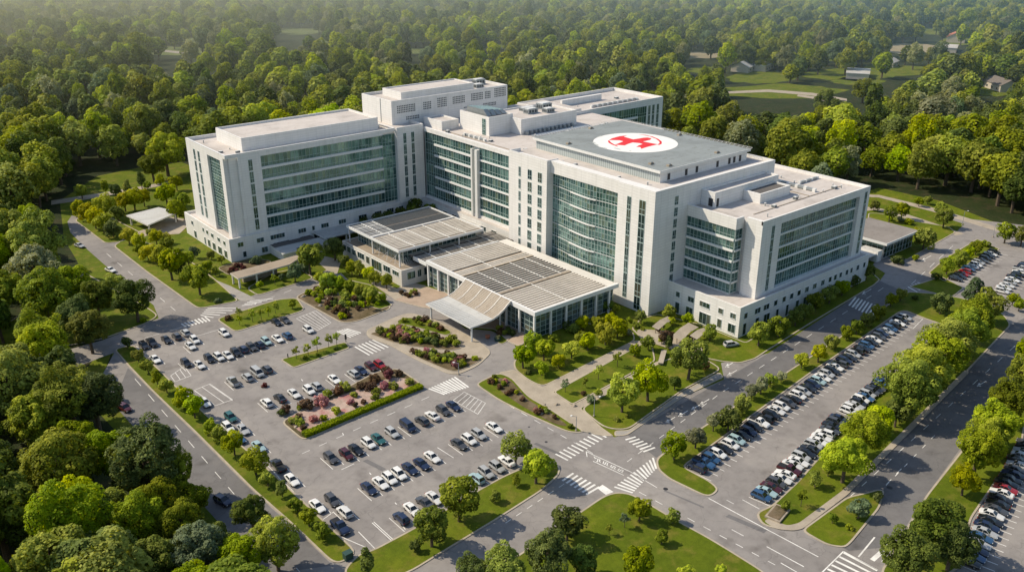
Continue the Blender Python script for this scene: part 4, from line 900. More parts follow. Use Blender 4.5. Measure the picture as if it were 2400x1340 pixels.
SHAPES = {  # zc: crown centre height in crown radii, vy: vertical half-axis
 'broad': dict(zc=1.25, vy=.95, lobes=44, n=4200, leaf=.062, lobr=(.13, .33), un=.18, gp=8), 'tall': dict(zc=1.75, vy=1.35, lobes=30, n=2800, leaf=.075), 'round': dict(zc=1.15, vy=.95, lobes=22, n=1700, leaf=.095, lobr=(.26, .38)),
 'sapling': dict(zc=1.9, vy=1.25, lobes=14, n=420, leaf=.13, lobr=(.18, .3), core=.28), 'cone': dict(zc=1.6, vy=1.5, lobes=30, n=2000, leaf=.085, taper=.62, lobr=(.2, .34)),
 'shrub': dict(zc=.55, vy=.62, lobes=14, n=620, leaf=.13, lobr=(.28, .42)), 'big': dict(zc=1.35, vy=1.0, lobes=85, n=13000, leaf=.040, lobr=(.10, .28), core=.50, un=.26, gp=12), 'bigtall': dict(zc=1.6, vy=1.25, lobes=90, n=13000, leaf=.040, lobr=(.10, .28), core=.48, un=.26, gp=12),
 'mid': dict(zc=1.35, vy=1.0, lobes=46, n=3600, leaf=.066, lobr=(.15, .33), core=.64, un=.2, gp=6), 'far': dict(zc=1.3, vy=1.0, lobes=26, n=1100, leaf=.12, lobr=(.20, .34), core=.74),
}
PROTO = {}
def proto(shape, leafmat, var, joined=False, bark='bark'):
    key = (shape, leafmat, var, joined)
    if key in PROTO: return PROTO[key]
    S = SHAPES[shape]; P, N, size, shade, rs, C, rad = crown_points(hash_(shape)+var*17, S['n'], S['leaf'], S['lobes'], S['vy'], S.get('taper', 0), core=S.get('core', .5), lobr=S.get('lobr', (.24, .42)), uneven=S.get('un', .10), gaps=S.get('gp', 3))
    P = P+np.array([0, 0, S['zc']]); P[:, 2] = np.maximum(P[:, 2], .06)
    wd = wood(S['zc'], C, rs, r=.05 if shape in ('sapling',) else .065, mat=bark, base=0)
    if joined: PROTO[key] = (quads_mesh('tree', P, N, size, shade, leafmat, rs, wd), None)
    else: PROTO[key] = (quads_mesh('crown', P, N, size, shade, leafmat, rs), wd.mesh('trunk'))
    return PROTO[key]
def hash_(s): return sum((i+1)*ord(c) for i, c in enumerate(s)) % 9973
def put_tree(name, loc, Rr, shape, leafmat, label, cat, group=None, var=None, joined=False, hz=1.0, bark='bark'):
    var = rng.randrange(3) if var is None else var
    cm, tm = proto(shape, leafmat, var, joined, bark)
    rz = rng.uniform(0, 6.28); sc = (Rr*rng.uniform(.94, 1.06), Rr*rng.uniform(.94, 1.06), Rr*hz*rng.uniform(.94, 1.06))
    if joined:
        o = bpy.data.objects.new(name, cm); COL.objects.link(o); o.location = loc; o.scale = sc; o.rotation_euler = (0, 0, rz); return tag(o, label, cat, group)
    r_ = empty(name, loc, rz); r_.scale = sc; tag(r_, label, cat, group)
    for nm, me in (('crown', cm), ('trunk', tm)):
        o = bpy.data.objects.new(nm, me); COL.objects.link(o); o.parent = r_
    return r_
ORD = ['first', 'second', 'third', 'fourth', 'fifth', 'sixth', 'seventh', 'eighth', 'ninth', 'tenth', 'eleventh', 'twelfth', 'thirteenth', 'fourteenth', 'fifteenth', 'sixteenth', 'seventeenth', 'eighteenth', 'nineteenth', 'twentieth',
       'twenty-first', 'twenty-second', 'twenty-third', 'twenty-fourth', 'twenty-fifth', 'twenty-sixth', 'twenty-seventh', 'twenty-eighth', 'twenty-ninth', 'thirtieth', 'thirty-first', 'thirty-second', 'thirty-third', 'thirty-fourth', 'thirty-fifth', 'thirty-sixth', 'thirty-seventh', 'thirty-eighth', 'thirty-ninth', 'fortieth', 'forty-first', 'forty-second', 'forty-third', 'forty-fourth', 'forty-fifth']
ORD += [t_+'-'+o_ for t_ in ('forty', 'fifty', 'sixty') for o_ in ORD[:9]][5:]
def tree_px(cx, cy, rp, shape, hz=1.0):
    """crown centre and radius measured in the photograph -> base point and radius in metres"""
    S = SHAPES[shape]; z = 3.0
    for _ in range(8): p = at(cx, cy, z); Rr = rp/scale_at(p); z = S['zc']*Rr*hz
    return Vector((p.x, p.y, 0)), Rr
LOOK = {'leaf_forest': 'mid green', 'leaf_bright': 'bright green', 'leaf_yellow': 'yellow-green', 'leaf_dark': 'dark green', 'leaf_pale': 'pale green', 'leaf_grey': 'grey-green', 'leaf_rust': 'rust brown', 'leaf_red': 'dark red', 'leaf_pink': 'pink flowering'}
F_, B_, Y_, D_, P_, G_, U_, E_, K_ = 'leaf_forest', 'leaf_bright', 'leaf_yellow', 'leaf_dark', 'leaf_pale', 'leaf_grey', 'leaf_rust', 'leaf_red', 'leaf_pink'
SITE_TREES = []
def tree_row(place, group, items, name='tree', end='from the far end', base_z=.1, noun='tree'):
    SITE_TREES.extend(items)
    for k, it in enumerate(items):
        cx, cy, rp, shape, mat = it[:5]; hz = it[5] if len(it) > 5 else 1.0
        p, Rr = tree_px(cx, cy, rp, shape, hz); p.z = base_z
        sz = 'small ' if Rr < 2 else ('tall ' if Rr > 5 else '')
        lab = f'{sz}{LOOK[mat]} {noun} {place}' + (f', {ORD[k]} {end}' if len(items) > 1 else '')
        put_tree(name, p, Rr, shape, mat, lab, noun, group, hz=hz)
R2 = 'round'
tree_row('on the service road strip', 'trees along the service road strip', [(297, 803, 14, R2, D_), (322, 832, 16, R2, F_), (345, 857, 17, R2, F_), (367, 885, 16, R2, F_), (389, 904, 17, R2, F_), (428, 930, 27, R2, B_), (453, 953, 27, R2, B_), (493, 995, 19, R2, B_), (512, 1014, 19, R2, B_), (546, 1036, 29, 'broad', B_), (596, 1078, 34, 'broad', B_), (626, 1122, 18, R2, F_), (660, 1146, 19, R2, F_), (691, 1182, 20, R2, F_), (722, 1210, 24, R2, F_), (754, 1242, 23, R2, F_)], 'street_tree')
tree_row('on the lower car park verge', 'trees on the lower car park verge', [(1208, 1047, 37, 'tall', F_, .8), (1257, 1086, 45, 'broad', B_), (1210, 1124, 15, R2, F_), (1160, 1163, 15, R2, F_), (1075, 1162, 58, 'broad', F_), (1010, 1228, 52, 'broad', F_), (972, 1278, 15, R2, D_), (862, 1315, 28, 'cone', D_)], 'verge_tree')
tree_row('on the junction corner lawn', 'trees on the corner lawn', [(1330, 1220, 45, 'broad', D_), (1285, 1300, 62, 'big', D_), (1365, 1310, 42, 'broad', D_), (1185, 1325, 58, 'big', F_), (1110, 1335, 45, 'big', D_), (1500, 1190, 30, 'broad', F_), (1577, 1208, 20, R2, F_), (1552, 1257, 19, R2, F_), (1428, 1238, 10, 'sapling', B_), (1465, 1215, 14, 'sapling', G_), (1497, 1325, 46, 'broad', B_), (1610, 1345, 22, R2, B_), (1690, 1335, 14, R2, B_)], 'lawn_tree', 'counted clockwise')
tree_row('on the side car park strip', 'trees on the side car park strip', [(1582, 1042, 33, 'broad', B_), (1632, 1022, 27, 'broad', P_), (1673, 988, 19, 'tall', P_, .8), (1709, 980, 32, R2, D_), (1741, 946, 24, R2, F_), (1762, 918, 19, R2, P_), (1785, 903, 20, R2, P_), (1806, 890, 17, R2, B_), (1832, 882, 14, R2, P_), (1880, 843, 20, R2, Y_), (1920, 826, 23, R2, Y_), (1950, 800, 19, R2, F_), (1985, 778, 17, R2, F_), (2010, 765, 19, R2, F_), (2033, 748, 17, R2, F_), (2060, 728, 19, R2, F_), (2090, 702, 17, R2, F_), (2112, 690, 15, R2, F_)], 'street_tree', 'from the junction')
tree_row('on the broad avenue verge', 'trees on the broad verge by the avenue', [(1842, 1185, 13, R2, F_), (1880, 1163, 15, 'sapling', F_), (1912, 1123, 19, R2, F_), (1942, 1103, 14, R2, F_), (1985, 1065, 58, 'big', B_), (2030, 1008, 56, 'big', B_), (2062, 980, 38, 'broad', B_), (2105, 960, 38, 'broad', D_), (2135, 900, 72, 'big', F_), (2165, 868, 64, 'big', B_), (2195, 832, 66, 'big', F_), (2228, 800, 60, 'big', F_), (2258, 770, 58, 'big', B_), (2290, 742, 54, 'big', F_), (2318, 715, 40, 'broad', F_)], 'verge_tree', 'from the near end')
tree_row('on the outer car park verge', 'trees on the outer verge', [(2135, 1290, 70, 'big', D_), (2190, 1225, 78, 'big', D_), (2235, 1270, 62, 'big', D_), (2262, 1125, 35, 'broad', Y_), (2296, 1055, 58, 'big', B_), (2322, 1015, 46, 'big', F_), (2342, 985, 58, 'big', B_), (2372, 930, 54, 'big', F_), (2395, 880, 42, 'broad', F_), (2418, 830, 40, 'broad', B_)], 'verge_tree', 'from the near end')
tree_row('on the small avenue corner lawn', 'plants on the small corner lawn', [(2015, 1192, 30, R2, G_, .8), (2056, 1165, 16, 'shrub', D_), (1952, 1214, 13, R2, B_), (1990, 1235, 10, 'shrub', F_)], 'lawn_tree', 'from the bush')
tree_row('along the window-wall wing', 'round trees along the window-wall wing', [(1780, 783, 27, R2, B_), (1826, 762, 27, R2, F_), (1866, 742, 21, R2, D_), (1888, 728, 19, R2, D_), (1912, 706, 23, R2, F_), (1946, 690, 21, R2, F_), (1976, 672, 20, R2, F_), (2002, 655, 16, R2, D_), (2032, 635, 20, R2, D_)], 'street_tree', 'from the near corner')
tree_row('round the glass pavilion', 'trees round the glass pavilion', [(2168, 557, 26, R2, F_), (2215, 508, 22, 'broad', F_), (2050, 480, 13, R2, F_), (2087, 497, 15, 'tall', F_), (2116, 492, 19, 'broad', F_), (2155, 472, 11, R2, F_), (2175, 468, 10, R2, F_), (2205, 485, 16, R2, F_), (2150, 545, 15, R2, Y_), (2130, 520, 12, 'shrub', F_), (2110, 515, 10, 'shrub', P_), (2085, 512, 9, 'shrub', B_), (2360, 542, 24, 'broad', F_), (2398, 552, 22, 'broad', F_), (2105, 610, 16, 'shrub', D_), (2030, 600, 14, 'shrub', D_), (2145, 605, 10, 'shrub', F_)], 'lawn_tree', 'outward from the roof')
tree_row('on the upper car park island', 'trees on the upper car park island', [(2290, 578, 18, R2, F_), (2272, 592, 16, R2, B_), (2252, 603, 21, R2, B_), (2222, 622, 20, R2, B_), (2195, 648, 14, 'shrub', D_), (2232, 610, 14, 'shrub', B_), (2310, 572, 12, 'shrub', F_)], 'lawn_tree')
tree_row('by the side car park entrance', 'trees by the side car park entrance', [(2208, 708, 27, R2, D_), (2283, 680, 32, 'cone', G_), (2145, 698, 9, 'shrub', D_), (2320, 685, 14, R2, F_), (2375, 700, 15, R2, B_), (2390, 715, 14, R2, B_)], 'lawn_tree')
tree_row('on the forecourt lawns', 'trees on the forecourt lawns', [(1617, 838, 47, 'broad', F_), (1521, 890, 46, 'broad', B_), (1460, 918, 44, 'broad', B_), (1582, 897, 17, R2, D_), (1655, 855, 12, R2, U_), (1448, 838, 13, 'sapling', F_), (1325, 900, 12, 'sapling', G_), (1403, 868, 13, 'sapling', B_), (1372, 892, 9, 'sapling', B_), (1402, 920, 11, R2, F_), (1385, 935, 13, 'shrub', G_), (1367, 922, 8, 'shrub', U_), (1470, 975, 7, 'shrub', F_), (1445, 982, 9, 'shrub', F_), (1488, 820, 15, R2, B_), (1520, 803, 17, R2, F_), (1562, 787, 21, 'broad', U_), (1568, 800, 12, 'cone', D_)], 'lawn_tree', 'outward from the wing')
tree_row('before the glass hall', 'trees before the glass hall', [(1226, 828, 32, 'broad', B_), (1275, 815, 27, 'broad', B_), (1247, 800, 24, 'broad', B_), (1270, 862, 18, R2, B_), (1310, 845, 17, R2, Y_), (1340, 818, 22, R2, Y_), (1378, 800, 22, R2, Y_), (1362, 795, 18, R2, Y_), (1420, 780, 28, R2, Y_), (1448, 765, 25, R2, Y_), (1430, 752, 20, R2, Y_), (1402, 755, 18, R2, Y_), (1366, 757, 17, R2, Y_), (1345, 770, 18, 'shrub', F_), (1325, 762, 14, 'shrub', D_), (1300, 792, 14, 'shrub', F_), (1238, 872, 9, 'shrub', D_), (1474, 778, 9, R2, P_)], 'lawn_tree', 'from the entry drive')
tree_row('at the foot of the tall block', 'plants at the foot of the tall block', [(1503, 740, 17, 'broad', F_), (1568, 730, 18, R2, F_), (1574, 752, 10, R2, B_), (1614, 747, 15, R2, F_), (1551, 795, 10, R2, B_), (1665, 778, 20, R2, B_), (1425, 715, 15, R2, D_), (1443, 722, 11, R2, F_), (1475, 750, 9, 'shrub', F_), (1490, 762, 10, 'shrub', F_), (1545, 760, 9, 'shrub', U_)], 'foundation_plant')
tree_row('in the canopy garden', 'trees of the canopy garden', [(748, 650, 15, R2, B_), (768, 655, 21, R2, B_), (795, 660, 16, R2, B_), (818, 668, 15, R2, B_), (842, 680, 17, R2, B_), (868, 688, 19, R2, B_), (897, 697, 10, R2, B_), (824, 626, 18, R2, Y_), (842, 628, 18, R2, Y_), (865, 642, 18, R2, Y_), (880, 650, 17, R2, Y_), (905, 657, 19, R2, Y_), (862, 705, 12, 'sapling', B_)], 'garden_tree')
tree_row('beside the low annex wall', 'trees beside the annex', [(724, 600, 38, 'broad', F_), (783, 578, 28, 'broad', D_), (805, 610, 15, R2, D_), (690, 640, 20, R2, G_), (660, 650, 9, R2, G_), (713, 625, 13, R2, G_), (643, 650, 10, 'sapling', B_), (608, 668, 9, R2, F_), (600, 610, 14, 'shrub', G_)], 'garden_tree')
for k, (x, y, r_) in enumerate(((-26, 119.5, 2.2), (-20.5, 119, 2.4), (-15.5, 119.6, 2.3), (-10, 118.8, 2.6), (-4.5, 118.5, 3.3), (-.5, 114.5, 2.8), (-6, 112, 2.4))):
    put_tree('courtyard_tree', (x, y, 0), r_*1.25, 'round', D_, f'dark green rounded tree in the inner courtyard, {ORD[k]} toward the corner', 'tree', 'courtyard trees', hz=1.15)
tree_row('on the long wing lawn', 'trees on the long lawn', [(300, 553, 18, R2, Y_), (325, 565, 20, R2, Y_), (345, 590, 20, R2, Y_), (322, 585, 12, R2, B_), (365, 555, 17, R2, Y_), (385, 556, 14, R2, Y_), (390, 568, 16, R2, F_), (370, 592, 24, R2, Y_), (397, 612, 37, 'broad', B_, 1.05), (417, 622, 19, 'tall', D_), (440, 605, 18, R2, F_), (463, 648, 38, 'broad', B_), (455, 590, 14, R2, G_), (494, 596, 11, R2, F_), (518, 608, 10, R2, F_), (503, 635, 11, R2, F_), (485, 622, 15, R2, F_), (510, 705, 9, 'shrub', G_), (355, 545, 13, R2, F_)], 'lawn_tree')
tree_row('in the shelter grove', 'trees of the yellow-green grove', [(182, 485, 18, R2, Y_), (203, 493, 22, R2, Y_), (220, 508, 24, 'broad', Y_), (245, 478, 26, 'broad', Y_), (240, 522, 22, R2, Y_), (262, 532, 22, R2, D_), (290, 470, 22, 'broad', Y_), (312, 465, 24, 'broad', Y_), (335, 460, 20, 'broad', Y_), (388, 452, 28, 'broad', B_), (410, 488, 26, 'broad', F_), (428, 470, 24, 'broad', B_), (190, 447, 16, 'broad', B_), (245, 435, 14, 'cone', F_), (270, 447, 15, R2, D_), (297, 435, 13, 'cone', F_), (330, 422, 14, 'cone', D_), (375, 422, 14, R2, Y_), (345, 435, 10, R2, B_), (412, 425, 18, 'broad', Y_), (355, 385, 32, 'big', F_), (385, 350, 48, 'big', B_), (275, 500, 18, R2, F_), (430, 500, 14, R2, F_)], 'grove_tree', 'from the wood side')
tree_row('on the service road bend', 'lone trees on the corner lawn', [(314, 696, 48, 'big', D_), (222, 690, 46, 'big', F_), (268, 660, 24, 'broad', F_), (335, 750, 8, 'shrub', F_)], 'lawn_tree')
tree_row('leaning over the service road', 'tall trees leaning over the service road', [(588, 1195, 48, 'big', D_), (645, 1270, 62, 'big', F_), (560, 1305, 56, 'big', F_), (405, 1112, 58, 'big', F_), (455, 1165, 46, 'big', F_), (262, 1055, 66, 'bigtall', B_), (318, 1105, 50, 'big', F_), (425, 1235, 60, 'big', F_), (500, 1260, 52, 'big', D_), (140, 945, 66, 'bigtall', F_), (175, 1020, 50, 'big', F_), (330, 1215, 62, 'bigtall', F_), (230, 1190, 64, 'big', F_), (360, 1310, 66, 'big', F_)], 'roadside_tree')
tree_row('on the top grass island', 'saplings on the top island', [(534, 745, 10, 'shrub', U_), (560, 747, 9, 'sapling', B_), (590, 736, 11, 'sapling', B_), (611, 733, 10, 'sapling', B_), (628, 727, 9, 'sapling', B_), (644, 718, 10, 'sapling', B_), (560, 730, 9, 'sapling', F_), (685, 712, 11, R2, B_)], 'sapling')
tree_row('on the middle grass island', 'saplings on the middle island', [(693, 822, 11, 'sapling', B_), (721, 815, 11, 'sapling', B_), (742, 803, 13, 'sapling', B_), (769, 796, 11, 'sapling', B_), (788, 790, 11, 'sapling', B_), (716, 838, 6, 'shrub', F_), (745, 830, 6, 'shrub', F_), (787, 816, 7, 'shrub', D_)], 'sapling')
SHRUBS = [(660, 968, 11, D_), (671, 960, 14, U_), (688, 985, 13, F_), (702, 955, 9, F_), (717, 948, 18, U_), (752, 940, 18, K_), (768, 925, 13, F_), (792, 915, 15, U_), (808, 906, 15, F_), (830, 925, 10, F_), (845, 905, 12, U_), (868, 905, 16, U_), (878, 888, 15, U_), (882, 918, 12, F_), (902, 905, 13, K_), (910, 880, 16, E_), (905, 868, 12, U_), (922, 905, 13, F_), (935, 875, 10, U_), (960, 895, 12, F_), (703, 990, 12, F_), (712, 1003, 8, U_), (758, 980, 10, B_), (788, 962, 13, B_), (832, 950, 9, U_), (852, 942, 8, U_), (735, 982, 12, K_), (822, 942, 10, K_), (880, 930, 11, F_), (700, 976, 10, U_), (620, 902, 8, E_)]
for k, (x, y, r_, mt) in enumerate(SHRUBS):
    p, Rr = tree_px(x, y, r_, 'shrub'); p.z = .12 if k < 30 else .0
    put_tree('shrub', p, Rr*1.05, 'shrub', mt, f'{LOOK[mt]} shrub in the pink gravel bed, {ORD[k]} from its cars' if k < 30 else 'small dark red shrub alone on the car park asphalt', 'shrub', 'shrubs in the pink gravel bed')
# bed planting, scattered inside each bed outline
BEDS = [('in the bed along the canopy drive', [(870, 782), (915, 772), (985, 780), (1062, 800), (1075, 815), (960, 808), (912, 796)], 46, (U_, F_, B_, F_, F_, D_, U_, F_, B_, F_, K_), (8, 14)), ('in the lower forecourt bed', [(965, 828), (1010, 825), (1088, 844), (1128, 838), (1075, 866), (985, 838)], 32, (U_, F_, F_, B_, F_, U_, F_, D_, K_), (8, 12)),
        ('in the bed under the canopy edge', [(930, 756), (945, 748), (1000, 750), (1055, 780), (985, 768)], 12, (F_, U_, D_), (6, 11)), ('in the rocky bed above the car park', [(705, 694), (740, 678), (830, 690), (890, 715), (830, 748), (800, 750)], 42, (U_, F_, D_, U_, B_, F_), (6, 12)),
        ('in the long bed along the front drive', [(1130, 900), (1165, 880), (1230, 935), (1290, 965), (1365, 1012), (1330, 1005), (1230, 955)], 20, (F_, U_, B_, K_, D_), (5, 10)), ('in the island by the canopy column', [(1150, 764), (1190, 772), (1206, 784), (1180, 802)], 7, (F_, D_, U_), (7, 11)), ('in the bed beside the low pavilion', [(500, 640), (560, 622), (600, 640), (560, 650)], 9, (U_, F_, E_), (5, 8)),
        ('on the stone terrace at the tall block', [(1480, 765), (1560, 770), (1640, 795), (1625, 805), (1540, 790)], 9, (U_, F_, D_), (5, 8)), ('along the hall side terrace', [(930, 690), (975, 680), (985, 690), (945, 700)], 7, (U_, F_), (6, 9))]
def inside(p, P):
    r_ = False; n = len(P)
    for i in range(n):
        a, b = P[i-1], P[i]
        if (a[1] > p[1]) != (b[1] > p[1]) and p[0] < (b[0]-a[0])*(p[1]-a[1])/(b[1]-a[1])+a[0]: r_ = not r_
    return r_
for place, pg, n, kinds, (r0, r1) in BEDS:
    k = 0; xs = [q[0] for q in pg]; ys_ = [q[1] for q in pg]; pts = []
    for tr_ in range(4000):
        if k >= n: break
        q = (rng.uniform(min(xs), max(xs)), rng.uniform(min(ys_), max(ys_)))
        if not inside(q, pg) or any(abs(q[0]-t_[0])+1.7*abs(q[1]-t_[1]) < 7 for t_ in pts): continue
        pts.append(q); k += 1
    pts.sort()
    for k, q in enumerate(pts):
        mt = rng.choice(kinds); p = at(*q); p.z = .22 if 'canopy' in place or 'lower' in place else .12
        put_tree('shrub', p, rng.uniform(r0, r1)/scale_at(p), 'shrub', mt, f'{LOOK[mt]} shrub {place}, {ORD[k]} from its west end', 'shrub', 'shrubs '+place)
# clipped hedge along the pink gravel bed
m = MB(); a, b = at(712, 1024).to_2d(), at(988, 908).to_2d(); d = (b-a).normalized(); n_ = V2(-d.y, d.x); L = (b-a).length; rs = np.random.RandomState(5); n = 5200
S_ = rs.uniform(0, L, n); T_ = rs.uniform(-.9, .9, n); top = rs.uniform(size=n) < .62
side = np.where(rs.uniform(size=n) < .5, -1, 1); T_ = np.where(top, T_, side*.9); Z_ = np.where(top, .95+.06*np.sin(S_*1.7), rs.uniform(.1, .95, n))+.1
Pq = np.stack([a.x+d.x*S_+n_.x*T_, a.y+d.y*S_+n_.y*T_, Z_], 1)+rs.normal(size=(n, 3))*.06
Nq = np.where(top[:, None], np.array([0, 0, 1.]), side[:, None]*np.array([n_.x, n_.y, 0]))+rs.normal(size=(n, 3))*.35; Nq /= np.linalg.norm(Nq, axis=1, keepdims=True)
core = MB(); c4 = [a+n_*.8, a-n_*.8, b-n_*.8, b+n_*.8]; core.prism([(q.x, q.y) for q in c4], .1, .95, 'leaf_dark')
me = quads_mesh('hedge', Pq, Nq, rs.uniform(.10, .22, n), rs.uniform(.3, .9, n), 'leaf_bright', rs, core)
o = bpy.data.objects.new('hedge', me); COL.objects.link(o); tag(o, 'long clipped green hedge edging the pink gravel bed', 'hedge')

# ---- the surrounding forest
def clear_of_site(p, pad=0): return not inside(p, SITE)
CLEAR = [((690, 74), 62, 8), ((405, 120), 75, 11), ((655, 128), 40, 6), ((45, 88), 75, 6), ((965, 120), 55, 7), ((560, 112), 40, 5), ((770, 98), 38, 6), ((470, 95), 60, 5), ((2130, 115), 70, 13), ((1830, 215), 150, 17), ((1990, 175), 110, 14), ((1780, 182), 80, 14), ((2100, 165), 90, 13), ((1660, 165), 45, 9), ((2330, 212), 45, 14), ((2180, 75), 45, 7), ((2245, 98), 45, 10), ((1640, 130), 60, 8), ((1150, 108), 40, 5), ((1900, 140), 60, 5), ((2010, 190), 60, 10)]
def in_clear(p, f=1.0):
    v = Vector((p[0], p[1], 0))-CAM; z = v.dot(FWD)
    px, py = 1200+FPX*v.dot(RT)/z, 670-FPX*v.dot(UPC)/z
    hit = False
    for h in (0, 6, 12, 18, 23):
        w_ = v+Vector((0, 0, h)); zz = w_.dot(FWD); qx, qy = 1200+FPX*w_.dot(RT)/zz, 670-FPX*w_.dot(UPC)/zz
        hit = hit or any(((qx-c[0])/(rx*f))**2+((qy-c[1])/(ry*f))**2 < 1 for c, rx, ry in CLEAR)
    return hit, px, py
cells = []
sp = 15.5; fr = random.Random(11)
for i in range(-80, 170):
    for j in range(-40, 190):
        x = i*sp+(sp/2 if j % 2 else 0)+fr.uniform(-5.4, 5.4); y = j*sp*.87+fr.uniform(-5.4, 5.4)
        v = Vector((x, y, 0))-CAM; z = v.dot(FWD)
        if z < 40 or (z < 262 and v.dot(RT) < 0): continue
        px, py = 1200+FPX*v.dot(RT)/z, 670-FPX*v.dot(UPC)/z
        if not (-420 < px < 3400 and -110 < py < 1640): continue
        if z > 1600 and fr.random() < .3: continue
        if inside((x, y), SITE): continue
        if any(inside((x+dx, y+dy), SITE) for dx, dy in ((5, 0), (-5, 0), (0, 5), (0, -5))): continue
        c, px, py = in_clear((x, y))
        if c and fr.random() < .95: continue
        cells.append((z, x, y, px, py))
for i in range(-60, 60):
    for j in range(-60, 60):      # a closer stand where the wood comes near
        x = i*11.5+fr.uniform(-3.5, 3.5); y = j*11.5+fr.uniform(-3.5, 3.5); v = Vector((x, y, 0))-CAM; z = v.dot(FWD)
        if not 40 < z < 262: continue
        px, py = 1200+FPX*v.dot(RT)/z, 670-FPX*v.dot(UPC)/z
        if -300 < px < 1100 and py < 1640 and not any(inside((x+dx, y+dy), SITE) for dx, dy in ((0, 0), (4, 0), (-4, 0), (0, 4), (0, -4))): cells.append((z, x, y, px, py))
cells.sort()
vis = [c for c in cells if -60 < c[3] < 2460 and c[4] < 1470]
solo = set(id(c) for c in vis[:288]); FAR = []
def kind_of(fr, px=1200, near=False):
    q = fr.random(); d = .18 if px < 1300 else .34
    if near: return D_ if q < .16 else F_ if q < .80 else B_ if q < .97 else G_
    return D_ if q < d else F_ if q < .76 else B_ if q < .93 else P_ if q < .955 else G_
def region(x, y, px, py):
    if px < 620 and py > 560: return 'in the dense wood beside the service road'
    if px < 900: return 'in the wood behind the long wing'
    if px < 1600: return 'in the wood behind the hospital'
    if py > 560: return 'in the wood beyond the outer car park'
    return 'in the dark wood beyond the window-wall wing'
for c in cells:
    z, x, y, px, py = c
    Rr = fr.triangular(5.0, 12.0, 9.0)*(.80 if z < 262 else .95 if z < 330 else 1.0 if z < 480 else .84)
    if min(abs(x-q.x)+abs(y-q.y) for q in SITE) < 16: Rr *= .72
    if id(c) in solo:
        km = kind_of(fr, px, z < 262 and px < 1000); near = z < 230; q_ = fr.random(); sh = ('big' if q_ < .62 else 'bigtall' if q_ < .93 else 'cone') if z < 330 else ('mid' if q_ < .93 else 'cone'); km = D_ if sh == 'cone' else km; Rr *= .62 if sh == 'cone' else 1
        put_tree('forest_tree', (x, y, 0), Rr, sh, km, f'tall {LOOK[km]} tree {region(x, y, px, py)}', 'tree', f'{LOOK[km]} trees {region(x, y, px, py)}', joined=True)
    else: FAR.append((x, y, Rr, fr.random()*6.28, z))
# everything farther off reads as one wood: instanced, one object of kind stuff
FC_ = bpy.data.collections.new('woodland_kinds')
k = 0; kinds = []
for mt, wt in ((F_, 5), (D_, 3), (B_, 2), (P_, 1), (G_, 1)):
    for v in range(2 if wt > 1 else 1):
        me, _ = proto('mid' if v == 0 else 'far', mt, v, True); ob = bpy.data.objects.new('woodland_kind_%02d' % k, me); FC_.objects.link(ob); kinds += [k]*wt; k += 1
near_k = []
for mt in (F_, B_, D_):
    me, _ = proto('big', mt, 0, True); ob = bpy.data.objects.new('woodland_kind_%02d' % k, me); FC_.objects.link(ob); near_k.append(k); k += 1
me, _ = proto('cone', D_, 0, True); ob = bpy.data.objects.new('woodland_kind_%02d' % k, me); FC_.objects.link(ob); kinds += [k]; k += 1
me = bpy.data.meshes.new('woodland'); me.from_pydata([(f[0], f[1], 0) for f in FAR], [], [])
for nm, ty, vals in (('tscale', 'FLOAT_VECTOR', [q for f in FAR for q in (f[2]*fr.uniform(.9, 1.12), f[2]*fr.uniform(.9, 1.12), f[2]*fr.uniform(.85, 1.2))]), ('trot', 'FLOAT_VECTOR', [q for f in FAR for q in (0, 0, f[3])]), ('tkind', 'INT', [fr.choice(near_k if f[4] < 330 else kinds) for f in FAR])):
    at_ = me.attributes.new(nm, ty, 'POINT'); at_.data.foreach_set('vector' if ty != 'INT' else 'value', vals)
wo = bpy.data.objects.new('woodland', me); COL.objects.link(wo); wo['kind'] = 'stuff'; wo['label'] = 'far woodland of countless rounded trees fading into haze'; wo['category'] = 'woodland'
ng = bpy.data.node_groups.new('woodland', 'GeometryNodeTree'); ng.interface.new_socket('Geometry', in_out='INPUT', socket_type='NodeSocketGeometry'); ng.interface.new_socket('Geometry', in_out='OUTPUT', socket_type='NodeSocketGeometry')
gi = ng.nodes.new('NodeGroupInput'); go = ng.nodes.new('NodeGroupOutput'); iop = ng.nodes.new('GeometryNodeInstanceOnPoints'); ci = ng.nodes.new('GeometryNodeCollectionInfo')
ci.inputs['Collection'].default_value = FC_; ci.inputs['Separate Children'].default_value = True; ci.inputs['Reset Children'].default_value = True
def named(nm, ty):
    q = ng.nodes.new('GeometryNodeInputNamedAttribute'); q.data_type = ty; q.inputs['Name'].default_value = nm; return q.outputs['Attribute']
ng.links.new(gi.outputs[0], iop.inputs['Points']); ng.links.new(ci.outputs[0], iop.inputs['Instance']); iop.inputs['Pick Instance'].default_value = True
ng.links.new(named('tkind', 'INT'), iop.inputs['Instance Index']); ng.links.new(named('trot', 'FLOAT_VECTOR'), iop.inputs['Rotation']); ng.links.new(named('tscale', 'FLOAT_VECTOR'), iop.inputs['Scale'])
ng.links.new(iop.outputs[0], go.inputs[0]); md = wo.modifiers.new('woodland', 'NODES'); md.node_group = ng
print('forest', len(vis), len(FAR), len(cells))
